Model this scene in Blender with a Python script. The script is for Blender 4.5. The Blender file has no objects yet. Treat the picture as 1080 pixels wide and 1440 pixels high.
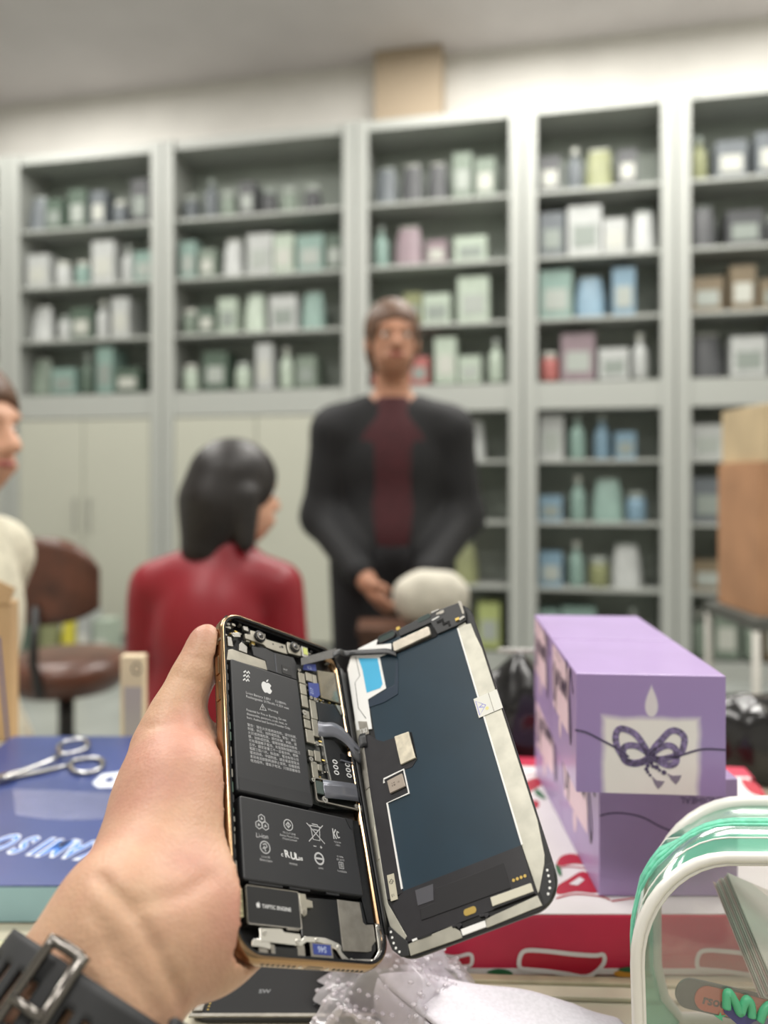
import bpy, math, random
import numpy as np
from mathutils import Matrix, Vector

random.seed(7)
SC = bpy.context.scene
C = SC.collection
F = 1081.0                      # focal length in pixels of the 1080 x 1440 frame
CU, CV = 540.0, 680.0           # principal point (level camera, slight vertical shift)
EYE = 1.1                       # camera height


def at(u, v, Y):
    """point at depth Y on the line through pixel (u, v)"""
    return ((u - CU) / F * Y, Y, EYE - (v - CV) / F * Y)


def onz(u, v, drop, lift=0.0):
    """point where the line through (u, v) meets the horizontal plane `drop` below the eye"""
    Y = drop * F / (v - CV)
    return ((u - CU) / F * Y, Y, EYE - drop + lift)


# ------------------------------------------------------------------ camera, world, light, exposure
cam_d = bpy.data.cameras.new('camera')
cam = bpy.data.objects.new('camera', cam_d)
C.objects.link(cam)
cam.location = (0, 0, EYE)
cam.rotation_euler = (math.pi / 2, 0, 0)
cam_d.sensor_fit = 'VERTICAL'
cam_d.sensor_height = 36
cam_d.sensor_width = 27
cam_d.lens = 36 * F / 1440
cam_d.shift_y = -(720 - CV) / 1440
cam_d.clip_start = 0.02
cam_d.dof.use_dof = True
cam_d.dof.focus_distance = 0.35
cam_d.dof.aperture_fstop = 4.8
SC.camera = cam

wd = bpy.data.worlds.new('world')
SC.world = wd
wd.use_nodes = True
wd.node_tree.nodes['Background'].inputs[0].default_value = (0.9, 0.95, 1.0, 1)
wd.node_tree.nodes['Background'].inputs[1].default_value = 0.25

SC.view_settings.view_transform = 'Standard'
SC.view_settings.look = 'None'
SC.view_settings.exposure = 0.0
SC.view_settings.gamma = 1.0
SC.view_settings.use_curve_mapping = False


def ceiling_or_fill_lamp(x, y, power, sx=1.3, sy=0.5, col=(1.0, 0.97, 0.92)):
    ld = bpy.data.lights.new('ceiling_or_fill_light', 'AREA')
    ld.shape = 'RECTANGLE'
    ld.size, ld.size_y = sx, sy
    ld.energy = power
    ld.color = col
    o = bpy.data.objects.new('ceiling_or_fill_light', ld)
    C.objects.link(o)
    o.location = (x, y, 3.80)
    return o


for lx, ly, lp in ((-2.0, 3.4, 55), (0.9, 3.1, 60), (-1.6, 1.5, 50), (1.5, 1.4, 50), (-1.3, -0.5, 50), (1.3, -0.7, 40), (-2.4, 4.55, 30), (0.5, 4.0, 30), (2.1, 3.6, 36)):  # last entries, nearest the back wall, are added to brighten it above the cabinets
    ceiling_or_fill_lamp(lx, ly, lp)


# ------------------------------------------------------------------ helpers
def lin(c):
    r = []
    for x in c:
        x /= 255.0
        r.append(x / 12.92 if x <= 0.04045 else ((x + 0.055) / 1.055) ** 2.4)
    return (r[0], r[1], r[2], 1)


MATS = {}


def pm(name, rgb, rough=0.6, metal=0.0, noise=0.0, scale=30.0, bump=0.0, bscale=None, coat=0.0, spec=0.5, sss=0.0, alpha=1.0,
       rgb2=None, detail=3.0, stretch=None, emit=0.0):
    if name in MATS:
        return MATS[name]
    m = bpy.data.materials.new(name)
    m.use_nodes = True
    nt = m.node_tree
    b = nt.nodes['Principled BSDF']
    b.inputs['Base Color'].default_value = lin(rgb)
    b.inputs['Roughness'].default_value = rough
    b.inputs['Metallic'].default_value = metal
    b.inputs['Specular IOR Level'].default_value = spec
    if coat:
        b.inputs['Coat Weight'].default_value = coat
        b.inputs['Coat Roughness'].default_value = 0.08
    if sss:
        b.inputs['Subsurface Weight'].default_value = sss
        b.inputs['Subsurface Radius'].default_value = (1.0, 0.35, 0.2)
        b.inputs['Subsurface Scale'].default_value = 0.004
    if emit:
        b.inputs['Emission Color'].default_value = lin(rgb)
        b.inputs['Emission Strength'].default_value = emit
    if alpha < 1:
        b.inputs['Alpha'].default_value = alpha
    tc = nt.nodes.new('ShaderNodeTexCoord')
    src = tc.outputs['Object']
    if stretch:
        mp = nt.nodes.new('ShaderNodeMapping')
        mp.inputs['Scale'].default_value = stretch
        nt.links.new(src, mp.inputs['Vector'])
        src = mp.outputs['Vector']
    if noise or rgb2:
        n = nt.nodes.new('ShaderNodeTexNoise')
        n.inputs['Scale'].default_value = scale
        n.inputs['Detail'].default_value = detail
        nt.links.new(src, n.inputs['Vector'])
        r = nt.nodes.new('ShaderNodeValToRGB')
        r.color_ramp.elements[0].position = 0.32
        r.color_ramp.elements[1].position = 0.68
        if rgb2:
            c0, c1 = lin(rgb), lin(rgb2)
        else:
            c0 = lin([max(0, x * (1 - noise)) for x in rgb])
            c1 = lin([min(255, x * (1 + noise)) for x in rgb])
        r.color_ramp.elements[0].color = c0
        r.color_ramp.elements[1].color = c1
        nt.links.new(n.outputs['Fac'], r.inputs['Fac'])
        nt.links.new(r.outputs['Color'], b.inputs['Base Color'])
    if bump:
        n2 = nt.nodes.new('ShaderNodeTexNoise')
        n2.inputs['Scale'].default_value = bscale or scale
        n2.inputs['Detail'].default_value = 4
        nt.links.new(src, n2.inputs['Vector'])
        bp = nt.nodes.new('ShaderNodeBump')
        bp.inputs['Strength'].default_value = bump
        bp.inputs['Distance'].default_value = 0.02 / (bscale or scale)
        nt.links.new(n2.outputs['Fac'], bp.inputs['Height'])
        nt.links.new(bp.outputs['Normal'], b.inputs['Normal'])
    MATS[name] = m
    return m


def film_mat(name, tint=(255, 255, 255), haze=0.15, rough=0.12, bump=0.0, bscale=40.0, hazecol=(235, 235, 235), base_gloss=0.06):
    """thin clear plastic: mostly see-through, with a gloss and a little milky haze"""
    if name in MATS:
        return MATS[name]
    m = bpy.data.materials.new(name)
    m.use_nodes = True
    nt = m.node_tree
    nt.nodes.remove(nt.nodes['Principled BSDF'])
    out = nt.nodes['Material Output']
    tr = nt.nodes.new('ShaderNodeBsdfTransparent')
    tr.inputs[0].default_value = lin(tint)
    df = nt.nodes.new('ShaderNodeBsdfDiffuse')
    df.inputs[0].default_value = lin(hazecol)
    gl = nt.nodes.new('ShaderNodeBsdfGlossy')
    gl.inputs['Roughness'].default_value = rough
    m1 = nt.nodes.new('ShaderNodeMixShader')
    m1.inputs[0].default_value = haze
    nt.links.new(tr.outputs[0], m1.inputs[1])
    nt.links.new(df.outputs[0], m1.inputs[2])
    fr = nt.nodes.new('ShaderNodeLayerWeight')
    fr.inputs[0].default_value = 0.25
    ad = nt.nodes.new('ShaderNodeMath')
    ad.operation = 'MULTIPLY_ADD'
    ad.inputs[1].default_value = 0.5
    ad.inputs[2].default_value = base_gloss
    nt.links.new(fr.outputs['Fresnel'], ad.inputs[0])
    m2 = nt.nodes.new('ShaderNodeMixShader')
    nt.links.new(ad.outputs[0], m2.inputs[0])
    nt.links.new(m1.outputs[0], m2.inputs[1])
    nt.links.new(gl.outputs[0], m2.inputs[2])
    nt.links.new(m2.outputs[0], out.inputs[0])
    if bump:
        tc = nt.nodes.new('ShaderNodeTexCoord')
        n2 = nt.nodes.new('ShaderNodeTexNoise')
        n2.inputs['Scale'].default_value = bscale
        n2.inputs['Detail'].default_value = 3
        nt.links.new(tc.outputs['Object'], n2.inputs['Vector'])
        bp = nt.nodes.new('ShaderNodeBump')
        bp.inputs['Strength'].default_value = bump
        bp.inputs['Distance'].default_value = 0.03 / bscale
        nt.links.new(n2.outputs['Fac'], bp.inputs['Height'])
        nt.links.new(bp.outputs['Normal'], gl.inputs['Normal'])
        nt.links.new(bp.outputs['Normal'], fr.inputs['Normal'])
    MATS[name] = m
    return m


class MB:
    """collects shapes and links them as ONE mesh object"""

    def __init__(s, k=1.0):
        s.v, s.f, s.k = [], [], k

    def add(s, vs, fs, M=None):
        o = len(s.v)
        for p in vs:
            p = Vector(p)
            if M is not None:
                p = M @ p
            s.v.append((p[0] * s.k, p[1] * s.k, p[2] * s.k))
        s.f += [tuple(i + o for i in f) for f in fs]
        return s

    def box(s, x0, x1, y0, y1, z0, z1, M=None):
        v = [(x0, y0, z0), (x1, y0, z0), (x1, y1, z0), (x0, y1, z0), (x0, y0, z1), (x1, y0, z1), (x1, y1, z1), (x0, y1, z1)]
        return s.add(v, [(3, 2, 1, 0), (4, 5, 6, 7), (0, 1, 5, 4), (1, 2, 6, 5), (2, 3, 7, 6), (3, 0, 4, 7)], M)

    def prism(s, pts, z0, z1, M=None):
        n = len(pts)
        a = sum(pts[i][0] * pts[(i + 1) % n][1] - pts[(i + 1) % n][0] * pts[i][1] for i in range(n))
        if a < 0:
            pts = pts[::-1]
        v = [(p[0], p[1], z0) for p in pts] + [(p[0], p[1], z1) for p in pts]
        f = [tuple(range(n - 1, -1, -1)), tuple(range(n, 2 * n))]
        f += [(i, (i + 1) % n, n + (i + 1) % n, n + i) for i in range(n)]
        return s.add(v, f, M)

    def ring(s, prof, outl, closed=True, M=None):
        """sweep profile [(offset, z)] round an outline function outl(offset) -> points"""
        loops = [[(p[0], p[1], z) for p in outl(o)] for o, z in prof]
        n = len(loops[0])
        v = [p for l in loops for p in l]
        f = []
        m = len(loops)
        for j in range(m if closed else m - 1):
            a, b = j * n, ((j + 1) % m) * n
            f += [(a + i, a + (i + 1) % n, b + (i + 1) % n, b + i) for i in range(n)]
        return s.add(v, f, M)

    def cyl(s, c, r, h, n=20, r2=None, axis='z', M=None):
        r2 = r if r2 is None else r2
        v = []
        for rr_, z in ((r, 0), (r2, h)):
            for i in range(n):
                t = 2 * math.pi * i / n
                a, b = rr_ * math.cos(t), rr_ * math.sin(t)
                v.append({'z': (c[0] + a, c[1] + b, c[2] + z), 'y': (c[0] + a, c[1] + z, c[2] + b), 'x': (c[0] + z, c[1] + a, c[2] + b)}[axis])
        f = [tuple(range(n - 1, -1, -1)), tuple(range(n, 2 * n))] + [(i, (i + 1) % n, n + (i + 1) % n, n + i) for i in range(n)]
        return s.add(v, f, M)

    def lathe(s, c, prof, n=24, M=None):
        v, f = [], []
        for r, z in prof:
            for i in range(n):
                t = 2 * math.pi * i / n
                v.append((c[0] + r * math.cos(t), c[1] + r * math.sin(t), c[2] + z))
        m = len(prof)
        for j in range(m - 1):
            f += [(j * n + i, j * n + (i + 1) % n, (j + 1) * n + (i + 1) % n, (j + 1) * n + i) for i in range(n)]
        f += [tuple(range(n - 1, -1, -1)), tuple(range((m - 1) * n, m * n))]
        return s.add(v, f, M)

    def ball(s, c, r, n=12, m=8, M=None):
        rx, ry, rz = (r, r, r) if not hasattr(r, '__len__') else r
        v, f = [], []
        for j in range(m + 1):
            p = math.pi * j / m
            for i in range(n):
                t = 2 * math.pi * i / n
                v.append((c[0] + rx * math.sin(p) * math.cos(t), c[1] + ry * math.sin(p) * math.sin(t), c[2] - rz * math.cos(p)))
        for j in range(m):
            f += [(j * n + i, j * n + (i + 1) % n, (j + 1) * n + (i + 1) % n, (j + 1) * n + i) for i in range(n)]
        return s.add(v, f, M)

    def tube(s, pts, r, n=8, closed=False, flat=1.0, M=None):
        P = [Vector(p) for p in pts]
        m = len(P)
        v, f = [], []
        up = None
        for i in range(m):
            if closed:
                d = P[(i + 1) % m] - P[i - 1]
            else:
                d = P[min(i + 1, m - 1)] - P[max(i - 1, 0)]
            if d.length < 1e-9:
                d = Vector((1, 0, 0))
            d.normalize()
            if up is None:
                up = Vector((0, 0, 1)) if abs(d.z) < 0.9 else Vector((1, 0, 0))
            a = d.cross(up)
            if a.length < 1e-6:
                a = d.cross(Vector((0, 1, 0.3)))
            a.normalize()
            up = a.cross(d).normalized()
            ri = r[i] if hasattr(r, '__len__') else r
            for k in range(n):
                t = 2 * math.pi * k / n
                v.append(P[i] + a * (math.cos(t) * ri) + up * (math.sin(t) * ri * flat))
        for i in range(m if closed else m - 1):
            a0, b0 = i * n, ((i + 1) % m) * n
            f += [(a0 + k, a0 + (k + 1) % n, b0 + (k + 1) % n, b0 + k) for k in range(n)]
        if not closed:
            f += [tuple(range(n - 1, -1, -1)), tuple(range((m - 1) * n, m * n))]
        return s.add(v, f, M)

    def ribbon(s, pts, w, z0=0.0, z1=0.05, closed=False, M=None):
        """a flat stroke along 2-D points"""
        m = len(pts)
        L, R = [], []
        for i in range(m):
            p = Vector(pts[i][:2])
            q0 = Vector(pts[i - 1][:2]) if (i > 0 or closed) else p
            q1 = Vector(pts[(i + 1) % m][:2]) if (i < m - 1 or closed) else p
            d = q1 - q0
            if d.length < 1e-9:
                d = Vector((1, 0))
            d.normalize()
            wi = w[i] if hasattr(w, '__len__') else w
            nrm = Vector((-d.y, d.x)) * wi / 2
            L.append(p + nrm)
            R.append(p - nrm)
        v, f = [], []
        for i in range(m):
            v += [(L[i].x, L[i].y, z1), (R[i].x, R[i].y, z1), (L[i].x, L[i].y, z0), (R[i].x, R[i].y, z0)]
        for i in range(m if closed else m - 1):
            a, b = i * 4, ((i + 1) % m) * 4
            f += [(a, a + 1, b + 1, b), (a + 1, a + 3, b + 3, b + 1), (a + 2, a, b, b + 2)]
        return s.add(v, f, M)

    def grid(s, fn, nu, nv, M=None, skip=None):
        v = [fn(i / nu, j / nv) for j in range(nv + 1) for i in range(nu + 1)]
        f = [(j * (nu + 1) + i, j * (nu + 1) + i + 1, (j + 1) * (nu + 1) + i + 1, (j + 1) * (nu + 1) + i)
             for j in range(nv) for i in range(nu) if not (skip and skip(i, j))]
        return s.add(v, f, M)

    def text(s, body, size, x, y, z=0.0, align='LEFT', M=None, shear=0.0, rot=0.0, thick=0.02, sx=1.0, bold=0.0):
        vs, fs = text_mesh(body, align, shear, bold)
        T = Matrix.Translation((x, y, z)) @ Matrix.Rotation(rot, 4, 'Z') @ Matrix.Diagonal((size * sx, size, 1, 1))
        if M is not None:
            T = M @ T
        return s.add(vs, fs, T)

    def mesh(s, name):
        me = bpy.data.meshes.new(name)
        me.from_pydata(s.v, [], s.f)
        me.update()
        return me

    def obj(s, name, mat, parent=None, smooth=False, bevel=0.0, seg=2, world=False, solid=0.0, subd=0):
        if world and parent is not None:
            off = wloc(parent)
            s.v = [(p[0] - off[0], p[1] - off[1], p[2] - off[2]) for p in s.v]
        me = s.mesh(name)
        if mat is not None:
            me.materials.append(mat)
        o = bpy.data.objects.new(name, me)
        C.objects.link(o)
        if parent is not None:
            o.parent = parent
        if smooth:
            me.polygons.foreach_set('use_smooth', [True] * len(me.polygons))
        if solid:
            md = o.modifiers.new('solid', 'SOLIDIFY')
            md.thickness = solid
        if subd:
            md = o.modifiers.new('subd', 'SUBSURF')
            md.levels = md.render_levels = subd
        if bevel:
            md = o.modifiers.new('bevel', 'BEVEL')
            md.width = bevel
            md.segments = seg
            md.limit_method = 'ANGLE'
            md.angle_limit = 0.6
        return o


def wloc(o):
    p = Vector((0, 0, 0))
    while o is not None:
        p += Vector(o.location)
        o = o.parent
    return p


_TX = {}


def text_mesh(body, align='LEFT', shear=0.0, bold=0.0):
    key = (body, align, shear, bold)
    if key in _TX:
        return _TX[key]
    cu = bpy.data.curves.new('text_source', 'FONT')
    cu.body = body
    cu.size = 1.0
    cu.shear = shear
    cu.offset = bold
    cu.align_x = align
    cu.resolution_u = 3
    ob = bpy.data.objects.new('text_source', cu)
    C.objects.link(ob)
    dg = bpy.context.evaluated_depsgraph_get()
    me = bpy.data.meshes.new_from_object(ob.evaluated_get(dg))
    vs = [tuple(v.co) for v in me.vertices]
    fs = [tuple(p.vertices) for p in me.polygons]
    bpy.data.objects.remove(ob)
    bpy.data.curves.remove(cu)
    bpy.data.meshes.remove(me)
    _TX[key] = (vs, fs)
    return _TX[key]


def tag(o, label, cat, group=None):
    o['label'] = label
    o['category'] = cat
    if group:
        o['group'] = group
    return o


def empty(name, loc, label=None, cat=None, group=None, rz=0.0):
    o = bpy.data.objects.new(name, None)
    o.empty_display_size = 0.02
    C.objects.link(o)
    o.location = loc
    o.rotation_euler = (0, 0, rz)
    if label:
        tag(o, label, cat, group)
    return o


def struct(o):
    o['kind'] = 'structure'
    return o


def rr(hw, hh, r, n=6, cx=0.0, cy=0.0):
    pts = []
    for sx, sy, a0 in ((1, 1, 0), (-1, 1, 90), (-1, -1, 180), (1, -1, 270)):
        for i in range(n + 1):
            t = math.radians(a0 + 90 * i / n)
            pts.append((cx + sx * (hw - r) + r * math.cos(t), cy + sy * (hh - r) + r * math.sin(t)))
    return pts


def spline(pts, n=8, closed=False):
    P = [Vector(p) for p in pts]
    m = len(P)
    out = []
    for i in range(m if closed else m - 1):
        p1, p2 = P[i], P[(i + 1) % m]
        p0 = P[i - 1] if (i > 0 or closed) else p1
        p3 = P[(i + 2) % m] if (i + 2 < m or closed) else p2
        for k in range(n):
            t = k / n
            out.append(tuple(0.5 * ((2 * p1) + (p2 - p0) * t + (2 * p0 - 5 * p1 + 4 * p2 - p3) * t * t + (3 * p1 - p0 - 3 * p2 + p3) * t ** 3)))
    if not closed:
        out.append(tuple(P[-1]))
    return out


class Field:
    """distance field on a grid; organic shapes are blended together and meshed as one surface"""

    def __init__(s, lo, hi, h, k):
        s.lo, s.h, s.k = np.array(lo, float), h, k
        s.ax = [np.arange(lo[i], hi[i] + h, h).astype(np.float32) for i in range(3)]
        s.D = np.full([len(a) for a in s.ax], 1.0, np.float32)

    def _blk(s, lo, hi):
        sl = []
        for i in range(3):
            a = int(np.clip((lo[i] - s.lo[i]) / s.h, 0, len(s.ax[i])))
            b = int(np.clip((hi[i] - s.lo[i]) / s.h + 2, 0, len(s.ax[i])))
            sl.append(slice(a, b))
        g = np.ix_(*[s.ax[i][sl[i]] for i in range(3)])
        return tuple(sl), g

    def _mix(s, sl, d, k, sub=False):
        D = s.D[sl]
        if D.size == 0:
            return
        if sub:
            h = np.clip(0.5 - 0.5 * (D + d) / k, 0, 1)
            s.D[sl] = D * (1 - h) + (-d) * h + k * h * (1 - h)
        else:
            h = np.clip(0.5 + 0.5 * (D - d) / k, 0, 1)
            s.D[sl] = d * h + D * (1 - h) - k * h * (1 - h)

    def cone(s, a, b, ra, rb, k=None, grow=0.0, sub=False):
        k = k or s.k
        a, b = np.array(a, float), np.array(b, float)
        ra, rb = ra + grow, rb + grow
        m = max(ra, rb) + 2 * k + 3 * s.h
        sl, (X, Y, Z) = s._blk(np.minimum(a, b) - m, np.maximum(a, b) + m)
        ab = b - a
        L = max(ab @ ab, 1e-12)
        t = np.clip(((X - a[0]) * ab[0] + (Y - a[1]) * ab[1] + (Z - a[2]) * ab[2]) / L, 0, 1).astype(np.float32)
        d = np.sqrt((X - a[0] - t * ab[0]) ** 2 + (Y - a[1] - t * ab[1]) ** 2 + (Z - a[2] - t * ab[2]) ** 2) - (ra + t * (rb - ra))
        s._mix(sl, d.astype(np.float32), k, sub)

    def chain(s, pts, rs, k=None, grow=0.0):
        for i in range(len(pts) - 1):
            s.cone(pts[i], pts[i + 1], rs[i], rs[i + 1], k, grow)

    def ell(s, c, r, k=None, grow=0.0, sub=False, rot=None):
        k = k or s.k
        c, r = np.array(c, float), np.array(r, float) + grow
        m = r.max() + 2 * k + 3 * s.h
        sl, (X, Y, Z) = s._blk(c - m, c + m)
        X, Y, Z = X - c[0], Y - c[1], Z - c[2]
        if rot is not None:
            Rm = np.array(rot)
            X, Y, Z = (Rm[0, 0] * X + Rm[1, 0] * Y + Rm[2, 0] * Z, Rm[0, 1] * X + Rm[1, 1] * Y + Rm[2, 1] * Z,
                       Rm[0, 2] * X + Rm[1, 2] * Y + Rm[2, 2] * Z)
        k0 = np.sqrt((X / r[0]) ** 2 + (Y / r[1]) ** 2 + (Z / r[2]) ** 2)
        k1 = np.sqrt((X / r[0] ** 2) ** 2 + (Y / r[1] ** 2) ** 2 + (Z / r[2] ** 2) ** 2) + 1e-9
        s._mix(sl, (k0 * (k0 - 1) / k1).astype(np.float32), k, sub)

    def cut(s, n, d):
        """keep the side where n.p < d"""
        X, Y, Z = np.ix_(*s.ax)
        s.D = np.maximum(s.D, (X * n[0] + Y * n[1] + Z * n[2] - d).astype(np.float32))

    def groove(s, pts, depth, w):
        pts = np.array(pts, float)
        m = 3 * w
        sl, (X, Y, Z) = s._blk(pts.min(0) - m, pts.max(0) + m)
        best = None
        for a, b in zip(pts[:-1], pts[1:]):
            ab = b - a
            L = max(ab @ ab, 1e-12)
            t = np.clip(((X - a[0]) * ab[0] + (Y - a[1]) * ab[1] + (Z - a[2]) * ab[2]) / L, 0, 1)
            q = (X - a[0] - t * ab[0]) ** 2 + (Y - a[1] - t * ab[1]) ** 2 + (Z - a[2] - t * ab[2]) ** 2
            best = q if best is None else np.minimum(best, q)
        s.D[sl] += (depth * np.exp(-best / (w * w))).astype(np.float32)

    def sample(s, p):
        i = [int(np.clip(round((p[j] - s.lo[j]) / s.h), 0, len(s.ax[j]) - 1)) for j in range(3)]
        return s.D[i[0], i[1], i[2]]

    def hit(s, o, d, t0, t1):
        """first surface point along a line"""
        o, d = np.array(o, float), np.array(d, float)
        t = t0
        while t < t1:
            if s.sample(o + d * t) < 0:
                return tuple(o + d * t)
            t += s.h * 0.5
        return None

    def mesh(s, name):
        D = s.D
        S = (D < 0)
        cnt = np.zeros([n - 1 for n in D.shape], np.int8)
        cs = [(i, j, k) for i in (0, 1) for j in (0, 1) for k in (0, 1)]
        for i, j, k in cs:
            cnt += S[i:D.shape[0] - 1 + i, j:D.shape[1] - 1 + j, k:D.shape[2] - 1 + k]
        cells = np.argwhere((cnt > 0) & (cnt < 8))
        N = len(cells)
        acc = np.zeros((N, 3))
        num = np.zeros(N)
        val = {c: D[cells[:, 0] + c[0], cells[:, 1] + c[1], cells[:, 2] + c[2]].astype(float) for c in cs}
        for c in cs:
            for ax in range(3):
                if c[ax] == 0:
                    e = list(c)
                    e[ax] = 1
                    e = tuple(e)
                    va, vb = val[c], val[e]
                    ok = (va < 0) != (vb < 0)
                    t = np.where(ok, va / np.where(ok, va - vb, 1), 0)
                    p = np.zeros((N, 3)) + np.array(c)
                    p[:, ax] = t
                    acc += np.where(ok[:, None], p, 0)
                    num += ok
        V = (cells + acc / num[:, None]) * s.h + s.lo
        idx = np.full(cnt.shape, -1, np.int64)
        idx[cells[:, 0], cells[:, 1], cells[:, 2]] = np.arange(N)
        quads = []
        for ax in range(3):
            sa = [slice(None)] * 3
            sb = [slice(None)] * 3
            sa[ax] = slice(0, -1)
            sb[ax] = slice(1, None)
            A, B = S[tuple(sa)], S[tuple(sb)]
            e = np.argwhere(A != B)
            o1, o2 = (ax + 1) % 3, (ax + 2) % 3
            ok = (e[:, o1] > 0) & (e[:, o2] > 0) & (e[:, o1] < D.shape[o1] - 1) & (e[:, o2] < D.shape[o2] - 1)
            e = e[ok]
            ins = A[e[:, 0], e[:, 1], e[:, 2]]
            qs = []
            for d1, d2 in ((-1, -1), (0, -1), (0, 0), (-1, 0)):
                c = e.copy()
                c[:, o1] += d1
                c[:, o2] += d2
                qs.append(idx[c[:, 0], c[:, 1], c[:, 2]])
            q = np.stack(qs, 1)
            q[~ins] = q[~ins][:, ::-1]
            quads.append(q)
        Q = np.concatenate(quads)
        Q = Q[(Q >= 0).all(1)]
        me = bpy.data.meshes.new(name)
        me.vertices.add(N)
        me.vertices.foreach_set('co', V.astype(np.float32).ravel())
        me.loops.add(len(Q) * 4)
        me.loops.foreach_set('vertex_index', Q.astype(np.int32).ravel())
        me.polygons.add(len(Q))
        me.polygons.foreach_set('loop_start', np.arange(0, len(Q) * 4, 4, dtype=np.int32))
        me.polygons.foreach_set('use_smooth', [True] * len(Q))
        me.update()
        me.validate()
        return me

    def obj(s, name, mat, parent=None, smooth_it=0):
        me = s.mesh(name)
        me.materials.append(mat)
        o = bpy.data.objects.new(name, me)
        C.objects.link(o)
        if parent is not None:
            o.parent = parent
        if smooth_it:
            md = o.modifiers.new('smooth', 'SMOOTH')
            md.iterations = smooth_it
            md.factor = 0.5
        return o

# ------------------------------------------------------------------ the room
W_CEIL = 3.85
m_wall = pm('wall_paint', (216, 214, 208), 0.8, noise=0.02, scale=3)
m_ceil = pm('ceiling_paint', (205, 200, 200), 0.85, noise=0.02, scale=2)
m_floor = pm('floor_tile', (138, 142, 138), 0.35, noise=0.06, scale=4)
m_trim = pm('trim_paint', (168, 152, 130), 0.7)
m_white = pm('white_powder_coat', (160, 163, 158), 0.4)
m_back = pm('cabinet_back_panel', (146, 154, 146), 0.6, noise=0.04, scale=5)

WA = -math.radians(12.0)                       # the cabinet wall turns towards the viewer on the right
WU = Vector((math.cos(WA), math.sin(WA), 0))   # along the wall
WN = Vector((math.sin(WA), -math.cos(WA), 0))  # out of the wall, towards the viewer
W0 = Vector((-2.6, 5.2, 0))                    # a point on the cabinet fronts
MW = Matrix(((WU.x, -WN.x, 0, W0.x), (WU.y, -WN.y, 0, W0.y), (0, 0, 1, 0), (0, 0, 0, 1)))


def wallp(s, d, z):
    """s metres along the cabinet fronts, d metres behind them"""
    return MW @ Vector((s, d, z))


XL, XR, YF = -4.6, 3.6, -2.6
yl, yr = 5.75 + 0.35 + (0.0), 0
struct(MB().box(XL - 0.2, XR + 0.2, YF - 0.2, 6.6, -0.1, 0).obj('floor', m_floor))
struct(MB().box(XL - 0.2, XR + 0.2, YF - 0.2, 6.6, W_CEIL, W_CEIL + 0.1).obj('ceiling', m_ceil))
struct(MB().box(-2.6, 7.0, 0.36, 0.46, 0, W_CEIL, MW).obj('wall_back', m_wall))
struct(MB().box(XL - 0.1, XL, YF, 6.6, 0, W_CEIL).obj('wall_left', m_wall))
struct(MB().box(XR, XR + 0.1, YF, 6.6, 0, W_CEIL).obj('wall_right', m_wall))
struct(MB().box(XL, XR, YF - 0.1, YF, 0, W_CEIL).obj('wall_front', m_wall))
pt = MB().box(2.55, 2.98, 0.22, 0.36, 3.32, W_CEIL - 0.002, MW).obj('trim_1', m_trim)
struct(pt)

# ------------------------------------------------------------------ white cabinets along the back wall, full of goods
def wx(x):      # metres along the fronts for a world x on the front line
    return (x + 2.6) / WU.x


BND = [wx(x) for x in (-3.62, -2.52, -1.42, -0.17, 0.81, 1.63, 2.5)]
ORD = ['first', 'second', 'third', 'fourth', 'fifth', 'sixth', 'seventh', 'eighth', 'ninth']
CAB_H = 3.3
good_mesh = {}


def good(kind):
    """mesh data shared by goods of a kind: unit sized (1 m wide, deep, high), base at the origin"""
    if kind in good_mesh:
        return good_mesh[kind]
    if kind == 'carton':
        b = MB().box(-.5, .5, -.5, .5, 0, 1)
        d = MB().box(-.36, .36, -.515, -.505, .18, .62)
        nm = 'front_label'
    elif kind == 'jar':
        b = MB().lathe((0, 0, 0), [(.30, 0), (.48, .02), (.5, .08), (.5, .66), (.45, .76), (.34, .8)], 14)
        d = MB().lathe((0, 0, .8), [(.38, 0), (.4, .02), (.4, .18), (.36, .2)], 14)
        nm = 'lid'
    elif kind == 'bottle':
        b = MB().lathe((0, 0, 0), [(.36, 0), (.48, .015), (.5, .05), (.5, .56), (.42, .66), (.2, .76), (.17, .86)], 14)
        d = MB().lathe((0, 0, .86), [(.22, 0), (.22, .13), (.19, .14)], 14)
        nm = 'cap'
    else:   # soft bag
        def fn(u, v):
            a = 2 * math.pi * u
            w = 1 - 0.55 * max(0, v - .35) ** 1.3
            dd = (1 - v) ** .55
            return (.5 * w * math.copysign(abs(math.cos(a)) ** .6, math.cos(a)), .5 * dd * math.sin(a), v)
        b = MB().grid(fn, 16, 8)
        d = MB().box(-.33, .33, -.05, .05, .93, 1.0)
        nm = 'top_seal'
    good_mesh[kind] = (b.mesh(kind + '_body'), d.mesh(nm), nm)
    for q in good_mesh[kind][:2]:
        q.materials.append(m_white)
        if kind != 'carton':
            q.polygons.foreach_set('use_smooth', [True] * len(q.polygons))
    return good_mesh[kind]


NOUN = {'carton': 'carton', 'jar': 'lidded jar', 'bottle': 'capped bottle', 'soft': 'soft bag'}
NAMEK = {'carton': 'goods_carton', 'jar': 'goods_jar', 'bottle': 'goods_bottle', 'soft': 'goods_bag'}
PAL = {'grey green': (112, 124, 112), 'dark green': (72, 88, 76), 'dull teal': (118, 142, 134), 'pale mint': (158, 170, 156), 'slate grey': (88, 94, 98),
       'charcoal': (62, 64, 66), 'olive': (120, 124, 88), 'yellow green': (158, 168, 108), 'dusty blue': (108, 134, 150), 'dull red': (156, 92, 88),
       'mauve': (128, 112, 118), 'cream': (196, 192, 172), 'light grey': (165, 168, 166), 'brown': (110, 98, 78), 'yellow': (196, 186, 60), 'orange': (190, 110, 60)}


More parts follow.
